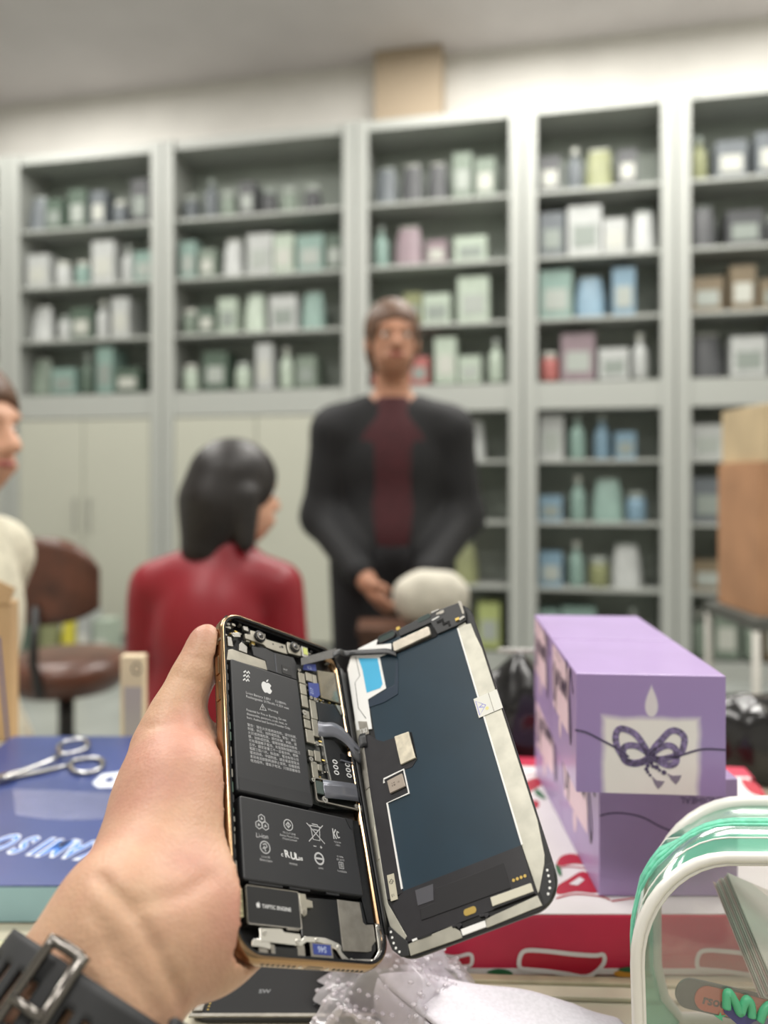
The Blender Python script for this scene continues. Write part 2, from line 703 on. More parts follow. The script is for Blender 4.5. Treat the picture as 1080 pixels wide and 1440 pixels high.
def put_good(kind, w, d, h, loc, rz, colname, label, group, col2=(200, 200, 192)):
    bm, dm, nm = good(kind)
    mat = pm('goods_' + colname.replace(' ', '_'), PAL[colname], 0.5, noise=0.05, scale=3)
    m2 = pm('goods_label_%d_%d_%d' % col2, col2, 0.5)
    o = bpy.data.objects.new(NAMEK[kind], bm)
    C.objects.link(o)
    o.location, o.rotation_euler, o.scale = loc, (0, 0, rz), (w, d, h)
    o.material_slots[0].link = 'OBJECT'
    o.material_slots[0].material = mat
    c = bpy.data.objects.new(nm, dm)
    C.objects.link(c)
    c.parent = o
    c.material_slots[0].link = 'OBJECT'
    c.material_slots[0].material = m2
    tag(o, label, 'goods', group)
    return o


CABCOL = [['grey green', 'dull teal', 'pale mint', 'light grey'],
          ['grey green', 'dark green', 'dull teal', 'light grey'],
          ['dull teal', 'pale mint', 'grey green', 'light grey', 'dark green'],
          ['pale mint', 'yellow green', 'olive', 'light grey', 'mauve', 'dull teal'],
          ['slate grey', 'dull teal', 'light grey', 'dusty blue', 'olive', 'mauve'],
          ['slate grey', 'charcoal', 'brown', 'grey green', 'light grey']]
LEV = [0.12, 0.50, 0.88, 1.24, 1.70, 2.06, 2.42, 2.80]
for ci in range(6):
    s0, s1 = BND[ci] + 0.004, BND[ci + 1] - 0.004
    base = wallp(s0, 0, 0)
    w = s1 - s0
    cab = empty('display_cabinet', base, 'tall white goods cabinet on the back wall, %s from the left%s' % (
        ORD[ci], ', with closed lower doors' if ci < 3 else ', open to the floor'), 'cabinet', 'white cabinets along the back wall', WA)
    open_low = ci >= 3
    MB().box(0, 0.045, 0, .355, 0, CAB_H).obj('side_panel', m_white, cab)
    MB().box(w - .045, w, 0, .355, 0, CAB_H).obj('side_panel', m_white, cab)
    MB().box(.045, w - .045, .335, .355, .08, CAB_H).obj('back_panel', m_back, cab)
    MB().box(.045, w - .045, 0, .335, CAB_H - .06, CAB_H).obj('top_panel', m_white, cab)
    MB().box(.045, w - .045, .02, .335, 0, .10).obj('plinth', m_white, cab)
    MB().box(.045, w - .045, -.012, .335, 1.53, 1.685).obj('middle_rail', m_white, cab)
    for st in (.0, w - .075):
        MB().box(st, st + .075, -.022, -.001, .1, CAB_H).obj('front_stile', m_white, cab, bevel=.004)
    if not open_low:
        for a, b in ((.08, w / 2 - .003), (w / 2 + .003, w - .08)):
            dr = MB().box(a, b, -.02, -.002, .12, 1.52).obj('door', pm('cabinet_door', (176, 177, 164), 0.45), cab, bevel=.003)
            hx = b - .05 if a < w / 2 - .1 else a + .05
            MB().tube([(hx, -.02, .8), (hx, -.045, .8), (hx, -.045, 1.0), (hx, -.02, 1.0)], .006, 6).obj('handle', pm('brushed_steel', (180, 180, 178), .3, 1), dr)
    for li, z in enumerate(LEV):
        if not open_low and li < 4:
            continue
        if li not in (0, 4):
            MB().box(.046, w - .046, .01, .334, z - .02, z).obj('shelf', m_white, cab)
        top = (LEV[li + 1] if li + 1 < len(LEV) else CAB_H - .04) - .02
        if li == 3:
            top = 1.53
        x = .09
        k = 0
        while True:
            kind = random.choice(['carton', 'carton', 'jar', 'bottle', 'soft', 'carton'])
            gw = {'carton': random.uniform(.10, .19), 'jar': .11, 'bottle': .09, 'soft': random.uniform(.13, .18)}[kind]
            if x + gw > w - .085:
                break
            gh = min(top - z - .03, {'carton': random.uniform(.14, .30), 'jar': .17, 'bottle': .26, 'soft': .25}[kind])
            gd = gw if kind in ('jar', 'bottle') else (.12 if kind == 'soft' else .2)
            col = random.choice(CABCOL[ci])
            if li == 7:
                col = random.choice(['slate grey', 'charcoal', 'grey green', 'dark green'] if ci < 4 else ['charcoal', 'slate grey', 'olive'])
            if ci == 4 and li == 4:
                col = random.choice(['dull red', 'mauve', 'light grey', 'dull red'])
            if ci == 3 and li == 4:
                col = random.choice(['mauve', 'dull red', 'olive', 'pale mint'])
            if ci == 4 and li == 5 and k > 1:
                col = 'dusty blue'
            if ci == 4 and li == 2 and k > 2:
                col = 'dusty blue'
            if ci == 3 and li in (0, 1):
                col = random.choice(['yellow green', 'olive', 'dark green', 'orange'])
            loc = MW @ Vector((s0 + x + gw / 2, .03 + gd / 2 + random.uniform(0, .03), z + .0005))
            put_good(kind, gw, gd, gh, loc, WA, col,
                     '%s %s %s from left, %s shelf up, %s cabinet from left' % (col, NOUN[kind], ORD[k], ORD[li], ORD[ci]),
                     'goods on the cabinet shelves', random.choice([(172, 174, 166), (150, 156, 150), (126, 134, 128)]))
            x += gw + random.uniform(.012, .05)
            k += 1
            if k > 8:
                break

# goods standing on the floor at the foot of the left cabinets
for i, (u, kind, w, h, col, dY) in enumerate(((70, 'soft', .13, .42, 'olive', 0), (101, 'soft', .11, .40, 'yellow', .0), (126, 'carton', .08, .36, 'light grey', 0),
                                            (151, 'carton', .10, .3, 'pale mint', .0), (38, 'soft', .12, .36, 'dark green', .0))):
    Y = 4.55 - dY
    put_good(kind, w, .14, h, ((u - CU) / F * Y, Y, .001), WA, col,
             '%s %s on the floor by the left cabinets, %s of the row' % (col, NOUN[kind], ['second', 'third', 'fourth', 'last', 'first'][i]), 'goods on the floor by the cabinets')

# ------------------------------------------------------------------ brown leather swivel chair
m_leather = pm('brown_leather', (88, 54, 40), 0.35, noise=0.18, scale=14, bump=.25, bscale=90, coat=.15)
m_steel = pm('dark_steel', (70, 70, 70), .35, .9)
ch = empty('swivel_chair', (-1.075, 2.6, 0), 'brown leather swivel chair with a round seat, behind the blue box', 'chair')
MB().lathe((0, 0, .40), [(.10, 0), (.17, .012), (.205, .05), (.212, .085), (.2, .115), (.15, .128), (0.001, .132)], 40).obj('seat', m_leather, ch, smooth=True)
MB().lathe((0, 0, .0), [(.026, .09), (.026, .41)], 16).obj('gas_column', m_steel, ch, smooth=True)
MB().lathe((0, 0, .0), [(.036, .09), (.036, .24), (.03, .25)], 16).obj('column_sleeve', pm('black_plastic', (26, 26, 28), .4), ch, smooth=True)
for k in range(5):
    a = 2 * math.pi * k / 5 + .3
    leg = MB().tube([(.02 * math.cos(a), .02 * math.sin(a), .11), (.27 * math.cos(a), .27 * math.sin(a), .075)], [.022, .015], 8).obj('leg', pm('black_plastic', (26, 26, 28), .4), ch, smooth=True)
    MB().cyl((.27 * math.cos(a), .27 * math.sin(a) - .012, .028), .027, .024, 14, axis='y').obj('caster', pm('black_plastic', (26, 26, 28), .4), leg, bevel=.003)


def bk(u, v):
    a = (u - .5) * 1.5
    x = .27 * math.sin(a)
    edge = (abs(2 * u - 1)) ** 2.5
    z0 = .66 + .05 * edge
    z1 = .93 - .10 * edge
    return (x, -.10 - .12 * math.cos(a), z0 + (z1 - z0) * v)


MB().grid(bk, 24, 8).obj('backrest', m_leather, ch, smooth=True, solid=.05)
MB().tube([(0, -.02, .42), (0, -.2, .44), (0, -.245, .55), (0, -.225, .72)], .014, 8).obj('back_support', m_steel, ch, smooth=True)

# ------------------------------------------------------------------ people at the back
m_skin2 = pm('skin_tan', (176, 128, 102), .55, noise=.05, scale=20, sss=.1)
m_skin3 = pm('skin_light', (205, 158, 132), .55, noise=.05, scale=20, sss=.1)
m_hair = pm('hair_dark', (26, 22, 21), .45, noise=.3, scale=120)
m_hair_b = pm('hair_brown', (88, 62, 44), .5, noise=.25, scale=110)
m_eye = pm('eye_white', (225, 222, 216), .2)
m_iris = pm('eye_dark', (30, 22, 18), .15)
m_lip = pm('lips', (165, 92, 86), .45)


def head_face(f, hc, s, yaw):
    """skull, jaw, nose, brows, ears; the face looks along -Y turned by yaw"""
    c, sn = math.cos(yaw), math.sin(yaw)

    def q(x, y, z):
        return (hc[0] + s * (c * x - sn * y), hc[1] + s * (sn * x + c * y), hc[2] + s * z)
    R = [[c, -sn, 0], [sn, c, 0], [0, 0, 1]]
    f.ell(q(0, .01, .03), (.076 * s, .094 * s, .088 * s), .02, rot=R)
    f.ell(q(0, -.022, -.045), (.058 * s, .066 * s, .07 * s), .03, rot=R)
    f.cone(q(0, -.088, .008), q(0, -.104, -.026), .008 * s, .0135 * s, .012)
    f.cone(q(-.013, -.094, -.03), q(.013, -.094, -.03), .007 * s, .007 * s, .008)
    f.cone(q(-.03, -.076, -.062), q(.03, -.076, -.062), .009 * s, .009 * s, .012)
    f.cone(q(-.045, -.074, .03), q(-.012, -.086, .027), .007 * s, .008 * s, .014)
    f.cone(q(.045, -.074, .03), q(.012, -.086, .027), .007 * s, .008 * s, .014)
    f.ell(q(-.077, .012, -.01), (.011 * s, .02 * s, .033 * s), .006, rot=R)
    f.ell(q(.077, .012, -.01), (.011 * s, .02 * s, .033 * s), .006, rot=R)
    f.ell(q(-.031, -.094, .006), (.016 * s, .016 * s, .011 * s), .008, sub=True, rot=R)
    f.ell(q(.031, -.094, .006), (.016 * s, .016 * s, .011 * s), .008, sub=True, rot=R)
    return q


def face_parts(q, s, root):
    for sx in (-1, 1):
        e = MB().ball(q(sx * .031, -.0715, .005), (.0115 * s, .0115 * s, .0085 * s), 12, 8).obj('eye', m_eye, root, smooth=True)
        MB().ball(q(sx * .031, -.0785, .0045), .0058 * s, 10, 6).obj('iris', m_iris, e, smooth=True)
    MB().tube([q(-.024, -.0815, -.058), q(-.01, -.0885, -.0555), q(0, -.0895, -.057), q(.01, -.0885, -.0555), q(.024, -.0815, -.058)],
              [.003 * s, .006 * s, .006 * s, .006 * s, .003 * s], 8).obj('lips', m_lip, root, smooth=True)


def hair_cap(hc, s, yaw, mat, root, long=0.0, name='hair'):
    c, sn = math.cos(yaw), math.sin(yaw)
    f = Field((hc[0] - .2, hc[1] - .2, hc[2] - .25 - long), (hc[0] + .2, hc[1] + .2, hc[2] + .2), .007, .02)

    def q(x, y, z):
        return (hc[0] + s * (c * x - sn * y), hc[1] + s * (sn * x + c * y), hc[2] + s * z)
    R = [[c, -sn, 0], [sn, c, 0], [0, 0, 1]]
    f.ell(q(0, .016, .038), (.088 * s, .106 * s, .097 * s), .02, rot=R)
    f.ell(q(0, .05, -.03), (.08 * s, .07 * s, .09 * s), .03, rot=R)
    if long:
        f.cone(q(0, .07, -.02), q(0, .09, -.06 - long), .075 * s, .05 * s, .03)
        for sx in (-1, 1):
            f.cone(q(sx * .075, .02, .0), q(sx * .085, .03, -.06 - long * .8), .03 * s, .022 * s, .02)
    f.ell(q(0, -.095, -.035), (.064 * s, .075 * s, .088 * s), .012, sub=True, rot=R)
    return f.obj(name, mat, root, 2)


def hand_prims(f, wr, d, n, s=1.0, curl=.5, flip=1):
    """a small hand: palm from the wrist along d, palm facing n, five bent fingers"""
    d, n = Vector(d).normalized(), Vector(n).normalized()
    sd = d.cross(n).normalized() * flip
    wr = Vector(wr)
    f.cone(wr, wr + d * .045 * s, .023 * s, .026 * s, .012)
    f.cone(wr + d * .07 * s - sd * .024 * s, wr + d * .07 * s + sd * .024 * s, .014 * s, .014 * s, .012)
    for i, ln in enumerate((.068, .078, .073, .056)):
        b = wr + d * .078 * s + sd * (.029 - .0195 * i) * s
        p = b + (d * (1 - .4 * curl) + n * curl * .6) * ln * .45 * s
        e = p + (d * (.75 - curl) + n * curl) * ln * .5 * s
        f.chain([b, p, e], [.0092 * s, .0085 * s, .0072 * s], .004)
    b = wr + d * .02 * s + sd * .022 * s
    p = b + (d * .55 + sd * .6 + n * .25) * .042 * s
    f.chain([b, p, p + (d * .8 + sd * .05 + n * .35) * .032 * s], [.014 * s, .0105 * s, .0085 * s], .006)


# --- standing person in the middle
PY = 2.3
sp = empty('person', ((552 - CU) / F * PY, PY, 0), 'standing person in an open black jacket over a maroon top, hands clasped', 'person')
H = .95
f = Field((-.40, -.36, -.005), (.40, .26, 1.66), .0062, .03)
hc = (0, -.035, 1.52)
q = head_face(f, hc, H, .12)
f.cone((0, .02, 1.30), (0, 0, 1.47), .055, .05)
f.ell((0, .02, 1.17), (.155, .10, .19), .05)
f.ell((0, .01, .93), (.15, .10, .16), .06)
J = {}
for sx in (-1, 1):
    f.chain([(sx * .06, .02, 1.31), (sx * .16, .02, 1.27)], [.05, .052])
    f.chain([(sx * .168, .02, 1.26), (sx * .205, .03, 1.0), (sx * .07, -.20, .83)], [.055, .042, .028])
    f.chain([(sx * .085, .0, .86), (sx * .095, -.02, .47), (sx * .10, .03, .09)], [.085, .058, .038])
    f.cone((sx * .10, .03, .045), (sx * .115, -.13, .035), .038, .03)
hand_prims(f, (-.07, -.20, .83), (.55, -.35, -.75), (.6, .3, .3), .92, .55, 1)
hand_prims(f, (.07, -.195, .83), (-.6, -.25, -.75), (-.6, .3, .3), .92, .6, -1)
body = f.obj('body', m_skin2, sp, 2)
face_parts(q, H, sp)
hair_cap(hc, H, .12, m_hair_b, sp)
m_jack = pm('black_jacket', (17, 18, 21), .75, noise=.15, scale=9, bump=.5, bscale=14)
m_maroon = pm('maroon_knit', (62, 20, 26), .8, noise=.1, scale=60, bump=.3, bscale=160)
m_trous = pm('black_trousers', (20, 20, 24), .8, bump=.3, bscale=18)
g = Field((-.2, -.25, .80), (.2, .2, 1.36), .008, .03)
g.ell((0, .02, 1.17), (.163, .112, .2), .05)
g.ell((0, .01, .95), (.16, .112, .15), .06)
g.cone((0, .02, 1.27), (0, .012, 1.33), .062, .06, .03)
g.obj('top', m_maroon, sp, 2)
g = Field((-.4, -.3, .72), (.4, .3, 1.42), .009, .04)
g.ell((0, .03, 1.16), (.17, .125, .2), .06)
g.ell((0, .02, .93), (.17, .13, .17), .06)
for sx in (-1, 1):
    g.chain([(sx * .07, .02, 1.30), (sx * .16, .02, 1.265)], [.068, .074])
    g.chain([(sx * .172, .02, 1.25), (sx * .212, .03, 1.0), (sx * .094, -.165, .855)], [.074, .062, .046])
g.ell((0, -.16, 1.08), (.055, .12, .40), .02, sub=True)
g.ell((0, -.0, 1.43), (.075, .09, .11), .02, sub=True)
g.obj('jacket', m_jack, sp, 2)
g = Field((-.25, -.2, .04), (.25, .2, .98), .009, .03)
g.ell((0, .01, .90), (.155, .112, .1), .05)
for sx in (-1, 1):
    g.chain([(sx * .085, .0, .86), (sx * .095, -.01, .47), (sx * .10, .03, .10)], [.105, .078, .062])
g.obj('trousers', m_trous, sp, 2)
for sx in (-1, 1):
    MB().ball((sx * .108, -.05, .038), (.05, .135, .038), 16, 8).obj('shoe', pm('shoe_black', (18, 18, 20), .4), sp, smooth=True)

# --- seated person in red, dark hair, turned away
PY = 1.72
sr = empty('person', ((302 - CU) / F * PY, PY, 0), 'seated dark-haired person in a smooth red coat, turned away, left of the middle', 'person')
f = Field((-.36, -.42, -.005), (.36, .42, 1.32), .008, .03)
hc = (.045, .05, 1.07)
q = head_face(f, hc, .95, 2.25)
f.cone((.0, .03, .9), (.04, .035, 1.02), .05, .048)
f.ell((0, .02, .76), (.118, .10, .18), .05)
f.ell((0, .02, .55), (.105, .10, .13), .05)
for sx in (-1, 1):
    f.chain([(sx * .05, .02, .9), (sx * .135, .02, .87)], [.045, .045])
    f.chain([(sx * .140, .02, .86), (sx * .166, .01, .62), (sx * .13, .22, .56)], [.038, .030, .025])
    f.chain([(sx * .09, .05, .50), (sx * .11, .40, .48), (sx * .11, .36, .09)], [.08, .055, .036])
    hand_prims(f, (sx * .13, .22, .56), (-sx * .2, 1, -.1), (0, 0, -1), .9, .35, -sx)
f.obj('body', m_skin3, sr, 2)
face_parts(q, .95, sr)
hair_cap(hc, 1.0, 2.25, m_hair, sr, .05)
m_redc = pm('red_coat', (138, 18, 34), .42, noise=.05, scale=5, bump=.25, bscale=6)
g = Field((-.4, -.3, .30), (.4, .4, 1.0), .008, .03)
g.ell((-.01, .02, .75), (.142, .13, .20), .05)
g.cone((-.065, -.01, .58), (.05, -.01, .58), .10, .10, .06)
g.cone((-.065, -.01, .47), (.045, -.01, .47), .112, .112, .06)
g.cone((-.06, -.0, .36), (.05, -.0, .36), .11, .11, .06)
for sx in (-1, 1):
    g.chain([(sx * .05, .02, .895), (sx * .135, .02, .865)], [.062, .062])
    g.chain([(sx * .148, .015, .84), (sx * .170 + .006, .01, .605)], [.052, .041], .006)
    g.chain([(sx * .170 + .006, .01, .605), (sx * .132, .20, .56)], [.043, .038], .02)
g.cone((0, .02, .88), (.02, .025, .94), .07, .064, .03)
g.obj('coat', m_redc, sr, 2)
g = Field((-.25, -.2, .04), (.25, .55, .64), .009, .03)
g.ell((0, .05, .52), (.17, .15, .1), .05)
for sx in (-1, 1):
    g.chain([(sx * .09, .05, .50), (sx * .11, .40, .48), (sx * .11, .36, .11)], [.095, .072, .055])
g.obj('trousers', m_trous, sr, 2)
for sx in (-1, 1):
    MB().ball((sx * .11, .41, .04), (.05, .13, .04), 14, 8).obj('shoe', pm('shoe_black', (18, 18, 20), .4), sr, smooth=True)
st = empty('stool', ((302 - CU) / F * PY, PY + .05, 0), 'low round stool under the seated person in red', 'stool')
MB().lathe((0, 0, .375), [(.15, 0), (.165, .01), (.165, .03), (.15, .04)], 24).obj('seat', pm('stool_seat', (120, 40, 40), .4), st, smooth=True)
for k in range(4):
    a = math.pi / 4 + k * math.pi / 2
    MB().tube([(.12 * math.cos(a), .12 * math.sin(a), .376), (.16 * math.cos(a), .16 * math.sin(a), 0.002)], .014, 8).obj('leg', pm('stool_seat', (120, 40, 40), .4), st, smooth=True)

# --- person at the left edge, seen in profile
PY = 1.35
pl = empty('person', ((-78 - CU) / F * PY, PY, 0), 'brown-haired person in a cream top cut off by the left edge of the photo', 'person')
f = Field((-.3, -.42, -.005), (.42, .35, 1.4), .008, .03)
hc = (.035, 0, 1.19)
q = head_face(f, hc, 1.0, math.pi / 2 - .25)
f.cone((0, .0, 1.0), (.02, 0, 1.12), .055, .05)
f.ell((0, 0, .86), (.10, .15, .18), .05)
f.ell((0, 0, .6), (.11, .15, .16), .06)
for sy in (-1, 1):
    f.chain([(0, sy * .05, 1.0), (0, sy * .16, .97)], [.045, .05])
    f.chain([(0, sy * .18, .96), (-.07, sy * .21, .72), (.06, sy * .13, .59)], [.05, .04, .027])
    f.chain([(.03, sy * .09, .52), (.12, sy * .12, .50), (.12, sy * .12, .09)], [.08, .06, .036])
    hand_prims(f, (.06, sy * .13, .59), (.8, 0, -.2), (0, 0, -1), .9, .4, sy)
f.obj('body', m_skin3, pl, 2)
face_parts(q, 1.0, pl)
hair_cap(hc, 1.02, math.pi / 2 - .25, m_hair_b, pl, .04)
m_cream = pm('cream_knit', (206, 202, 182), .85, noise=.06, scale=50, bump=.3, bscale=120)
g = Field((-.3, -.4, .45), (.3, .4, 1.12), .008, .04)
g.ell((0, 0, .86), (.12, .165, .19), .05)
g.ell((0, 0, .62), (.125, .165, .16), .06)
g.cone((0, 0, 1.0), (.01, 0, 1.06), .07, .062, .03)
for sy in (-1, 1):
    g.chain([(0, sy * .06, 1.0), (0, sy * .165, .97)], [.06, .066])
    g.chain([(0, sy * .185, .95), (-.07, sy * .215, .72), (.045, sy * .14, .6)], [.064, .056, .042])
g.obj('sweater', m_cream, pl, 2)
g = Field((-.3, -.3, .04), (.3, .3, .64), .009, .03)
g.ell((0, 0, .54), (.13, .17, .1), .05)
for sy in (-1, 1):
    g.chain([(.03, sy * .09, .52), (.12, sy * .12, .50), (.12, sy * .12, .11)], [.095, .075, .055])
g.obj('trousers', m_trous, pl, 2)
for sy in (-1, 1):
    MB().ball((.16, sy * .12, .04), (.13, .05, .04), 14, 8).obj('shoe', pm('shoe_black', (18, 18, 20), .4), pl, smooth=True)
st = empty('stool', ((-78 - CU) / F * PY, PY, 0), 'low wooden stool under the person at the left edge', 'stool')
MB().lathe((0, 0, .40), [(.15, 0), (.165, .01), (.165, .03), (.15, .04)], 24).obj('seat', pm('stool_wood', (140, 110, 76), .5), st, smooth=True)
for k in range(4):
    a = math.pi / 4 + k * math.pi / 2
    MB().tube([(.12 * math.cos(a), .12 * math.sin(a), .401), (.15 * math.cos(a), .15 * math.sin(a), 0.002)], .014, 8).obj('leg', pm('stool_wood', (140, 110, 76), .5), st, smooth=True)

# --- dark wooden side table with a pale soft bag, in front of the standing person
TY = 1.90
b = empty('side_table', ((583 - CU) / F * TY, TY, 0), 'narrow dark brown wooden side table in front of the standing person', 'table')
m_dwood = pm('dark_wood', (78, 52, 38), .45, noise=.2, scale=12, stretch=(1, 8, 1))
MB().box(-.14, .14, -.07, .07, .735, .755).obj('table_top', m_dwood, b, bevel=.003)
MB().box(-.13, .13, -.062, -.05, .685, .735).obj('apron', m_dwood, b)
for sx in (-1, 1):
    for sy in (-1, 1):
        MB().box(sx * .12 - .012, sx * .12 + .012, sy * .045 - .012, sy * .045 + .012, 0, .735).obj('leg', m_dwood, b)
f = Field((-.12, -.09, -.01), (.12, .09, .16), .005, .03)
f.cone((-.045, 0, .035), (.045, 0, .035), .035, .035)
f.cone((-.05, 0, .07), (.05, 0, .07), .045, .045)
f.cone((-.02, 0, .10), (.035, 0, .10), .03, .025)
bg = f.obj('soft_bag', pm('pale_fabric', (196, 192, 178), .8, noise=.05, scale=30, bump=.4, bscale=25), None, 2)
bg.location = ((606 - CU) / F * TY, TY, .756)
tag(bg, 'pale cloth bag lying on the dark wooden side table', 'bag')

# --- cartons on a grey trolley at the right edge
Y = 1.9
tx = (1085 - CU) / F * Y
t = empty('grey_trolley', (tx, Y, 0), 'grey metal trolley at the right edge carrying tan cartons', 'trolley')
m_grey = pm('grey_metal', (96, 98, 94), .5, .2)
MB().box(-.11, .14, -.14, .14, .76, .79).obj('top_tray', m_grey, t, bevel=.003)
MB().box(-.11, .14, -.14, .14, .30, .32).obj('lower_tray', m_grey, t, bevel=.003)
for sx in (-.10, .13):
    for sy in (-.13, .13):
        MB().tube([(sx, sy, .05), (sx, sy, .78)], .010, 8).obj('post', pm('pale_pipe', (190, 188, 180), .4), t, smooth=True)
        MB().cyl((sx, sy - .012, .026), .025, .024, 14, axis='y').obj('caster', pm('black_plastic', (26, 26, 28), .4), t)
z = .7905
for hgt, colr, nm, w in ((.36, (182, 138, 104), 'orange tan carton, lowest of the stack on the grey trolley', .20), (.135, (206, 186, 150), 'pale cream carton on top of the stack on the grey trolley', .18)):
    c = MB().box(-w / 2, w / 2, -.11, .11, 0, hgt).obj('carton', pm('carton_%d' % colr[0], colr, .75, noise=.05, scale=9), None, bevel=.002)
    c.location = (tx + .015, Y, z)
    tag(c, nm, 'carton')
    MB().box(-.025, .025, -.1115, -.1105, .0, hgt).obj('tape', pm('tape_tan', (196, 160, 120), .3), c)
    z += hgt + .001
# ------------------------------------------------------------------ the opened phone (local millimetres: x right, y up, z towards the viewer)
R_BODY = ((0.727, -0.1851, 0.6612), (0.5551, 0.7252, -0.4073), (-0.4041, 0.6631, 0.63))
T_BODY = (-0.0388, 0.3474, -0.1293 + EYE)
R_DISP = ((0.8718, -0.1614, -0.4626), (-0.1966, 0.7495, -0.6321), (0.4487, 0.642, 0.6217))
T_DISP = (0.0238, 0.3651, -0.1292 + EYE)


def pose(R, t):
    m = Matrix(R).to_4x4()
    m.translation = t
    return m


M_BODY, M_DISP = pose(R_BODY, T_BODY), pose(R_DISP, T_DISP)
MM = 0.001
m_gold = pm('gold_steel', (158, 130, 100), .18, 1.0)
m_black = pm('matte_black', (15, 15, 17), .5)
m_blackg = pm('gloss_black', (16, 17, 19), .22)
m_batt = pm('battery_wrap', (38, 39, 42), .45, noise=.03, scale=60)
m_print = pm('grey_print', (176, 177, 178), .6)
m_print2 = pm('pale_print', (205, 206, 206), .6)
m_sil = pm('shield_steel', (176, 172, 160), .34, .85, noise=.05, scale=120)
m_silb = pm('bright_steel', (214, 212, 206), .25, .9)
m_sild = pm('dull_steel', (150, 146, 138), .42, .8, noise=.06, scale=200)
m_flex = pm('flex_dark', (34, 35, 38), .42)
m_flexg = pm('flex_grey', (112, 114, 122), .22, .45)
m_bluest = pm('blue_sticker', (50, 64, 132), .45)
m_tape = pm('black_tape', (28, 29, 32), .42, noise=.06, scale=90)
m_lens = pm('lens_glass', (8, 9, 12), .05, coat=1)
m_gpad = pm('gold_contact', (220, 190, 110), .3, .9)
m_amber = pm('amber_glass', (196, 204, 120), .2)

phone = empty('opened_phone', (0, 0, 0), 'opened phone held in the hand, showing batteries and boards, screen folded out to the right', 'phone')
phone.matrix_world = M_BODY
phone.location = M_BODY.translation
phone.rotation_mode = 'XYZ'


def P(name, mb, mat, parent=phone, smooth=False, bevel=0.0):
    return mb.obj(name, mat, parent, smooth=smooth, bevel=bevel * MM)


def pl(pts, z0, z1):
    return MB(MM).prism(pts, z0, z1)


HW, HH = 38.7, 78.75
body_out = lambda o: rr(HW + o, HH + o, 13 + o, 10)
fr = P('frame', MB(MM).ring([(-2.4, -.25), (-1.2, 0), (-.35, -.5), (.05, -2.2), (.12, -3.8), (.05, -5.6), (-.5, -7.2), (-1.6, -7.75), (-3.2, -7.75), (-2.4, -6.5)], body_out), m_gold, smooth=True)
P('gasket', MB(MM).ring([(-2.5, -.22), (-1.3, .05), (-1.5, -.4), (-2.6, -1.2)], body_out), m_blackg)
# antenna lines, buttons, holes in the frame
for y in (60, -62):
    P('antenna_line', MB(MM).box(-HW - .22, -HW + .4, y - .7, y + .7, -6.4, -1.0), pm('antenna_plastic', (120, 104, 84), .4), fr)
for y0, y1 in ((27, 37), (41, 51)):
    P('volume_button', MB(MM).box(-HW - .75, -HW + .3, y0, y1, -5.2, -2.4), m_gold, fr, bevel=.4)
P('mute_switch', MB(MM).box(-HW - .6, -HW + .3, 57.5, 62.5, -5.0, -2.7), m_gold, fr, bevel=.4)
P('power_button', MB(MM).box(HW - .3, HW + .7, 24, 44, -5.2, -2.4), m_gold, fr, bevel=.4)
hl = MB(MM)
for i in range(7):
    for x in (-24 + i * 2.4, 10 + i * 2.4):
        hl.cyl((x, -HH - .2, -3.8), .75, .4, 10, axis='y')
P('speaker_holes', hl, m_black, fr)['kind'] = 'stuff'
P('charging_port', MB(MM).prism(rr(4.4, 1.3, 1.25, 5), -.25, .1, Matrix.Translation((0, -HH, -3.8)) @ Matrix.Rotation(math.pi / 2, 4, 'X')), m_black, fr)
for x in (-6.6, 6.6):
    P('bottom_screw', MB(MM).cyl((x, -HH - .22, -3.8), .85, .3, 10, axis='y'), m_silb, fr)
P('back_plate', pl(rr(HW - 1.6, HH - 1.6, 11.4, 10), -7.7, -6.2), m_black)

# batteries
def battery(x0, x1, y0, y1):
    return P('battery', pl(rr((x1 - x0) / 2, (y1 - y0) / 2, 1.2, 3, (x0 + x1) / 2, (y0 + y1) / 2), -5.9, -1.0), m_batt, bevel=.7)


b1 = battery(-33.4, 7.2, -15.8, 50.4)
b1['label'] = 'upper black battery with a logo and many lines of grey print'
b2 = battery(-32.3, 29.6, -51.2, -17.4)
b2['label'] = 'lower black battery with a row of recycling and safety marks'
P('end_flap', MB(MM).box(-32.2, 6.8, -15.2, -9.6, -1.0, -.85), pm('flap_black', (32, 33, 36), .5), b1)
ZP = -.98


def prn(name, mb, parent, mat=m_print):
    return P(name, mb, mat, parent)


def apple(cx, cy, s):
    half = [(0, .36), (.16, .44), (.34, .40), (.47, .22)]
    L = spline([(0.02, .36), (.18, .43), (.36, .36), (.46, .22), (.36, .06), (.36, -.10), (.49, -.22), (.40, -.44), (.24, -.58), (.10, -.56), (0, -.53), (-.10, -.56),
                (-.24, -.58), (-.42, -.36), (-.50, -.05), (-.46, .22), (-.30, .41), (-.12, .42)], 5, True)
    mb = MB(MM).prism([(cx + s * x, cy + s * y) for x, y in L], ZP, ZP + .03)
    lf = spline([(.01, .47), (.04, .62), (.16, .74), (.22, .76), (.20, .62), (.12, .52)], 4, True)
    return mb.prism([(cx + s * x, cy + s * y) for x, y in lf], ZP, ZP + .03)


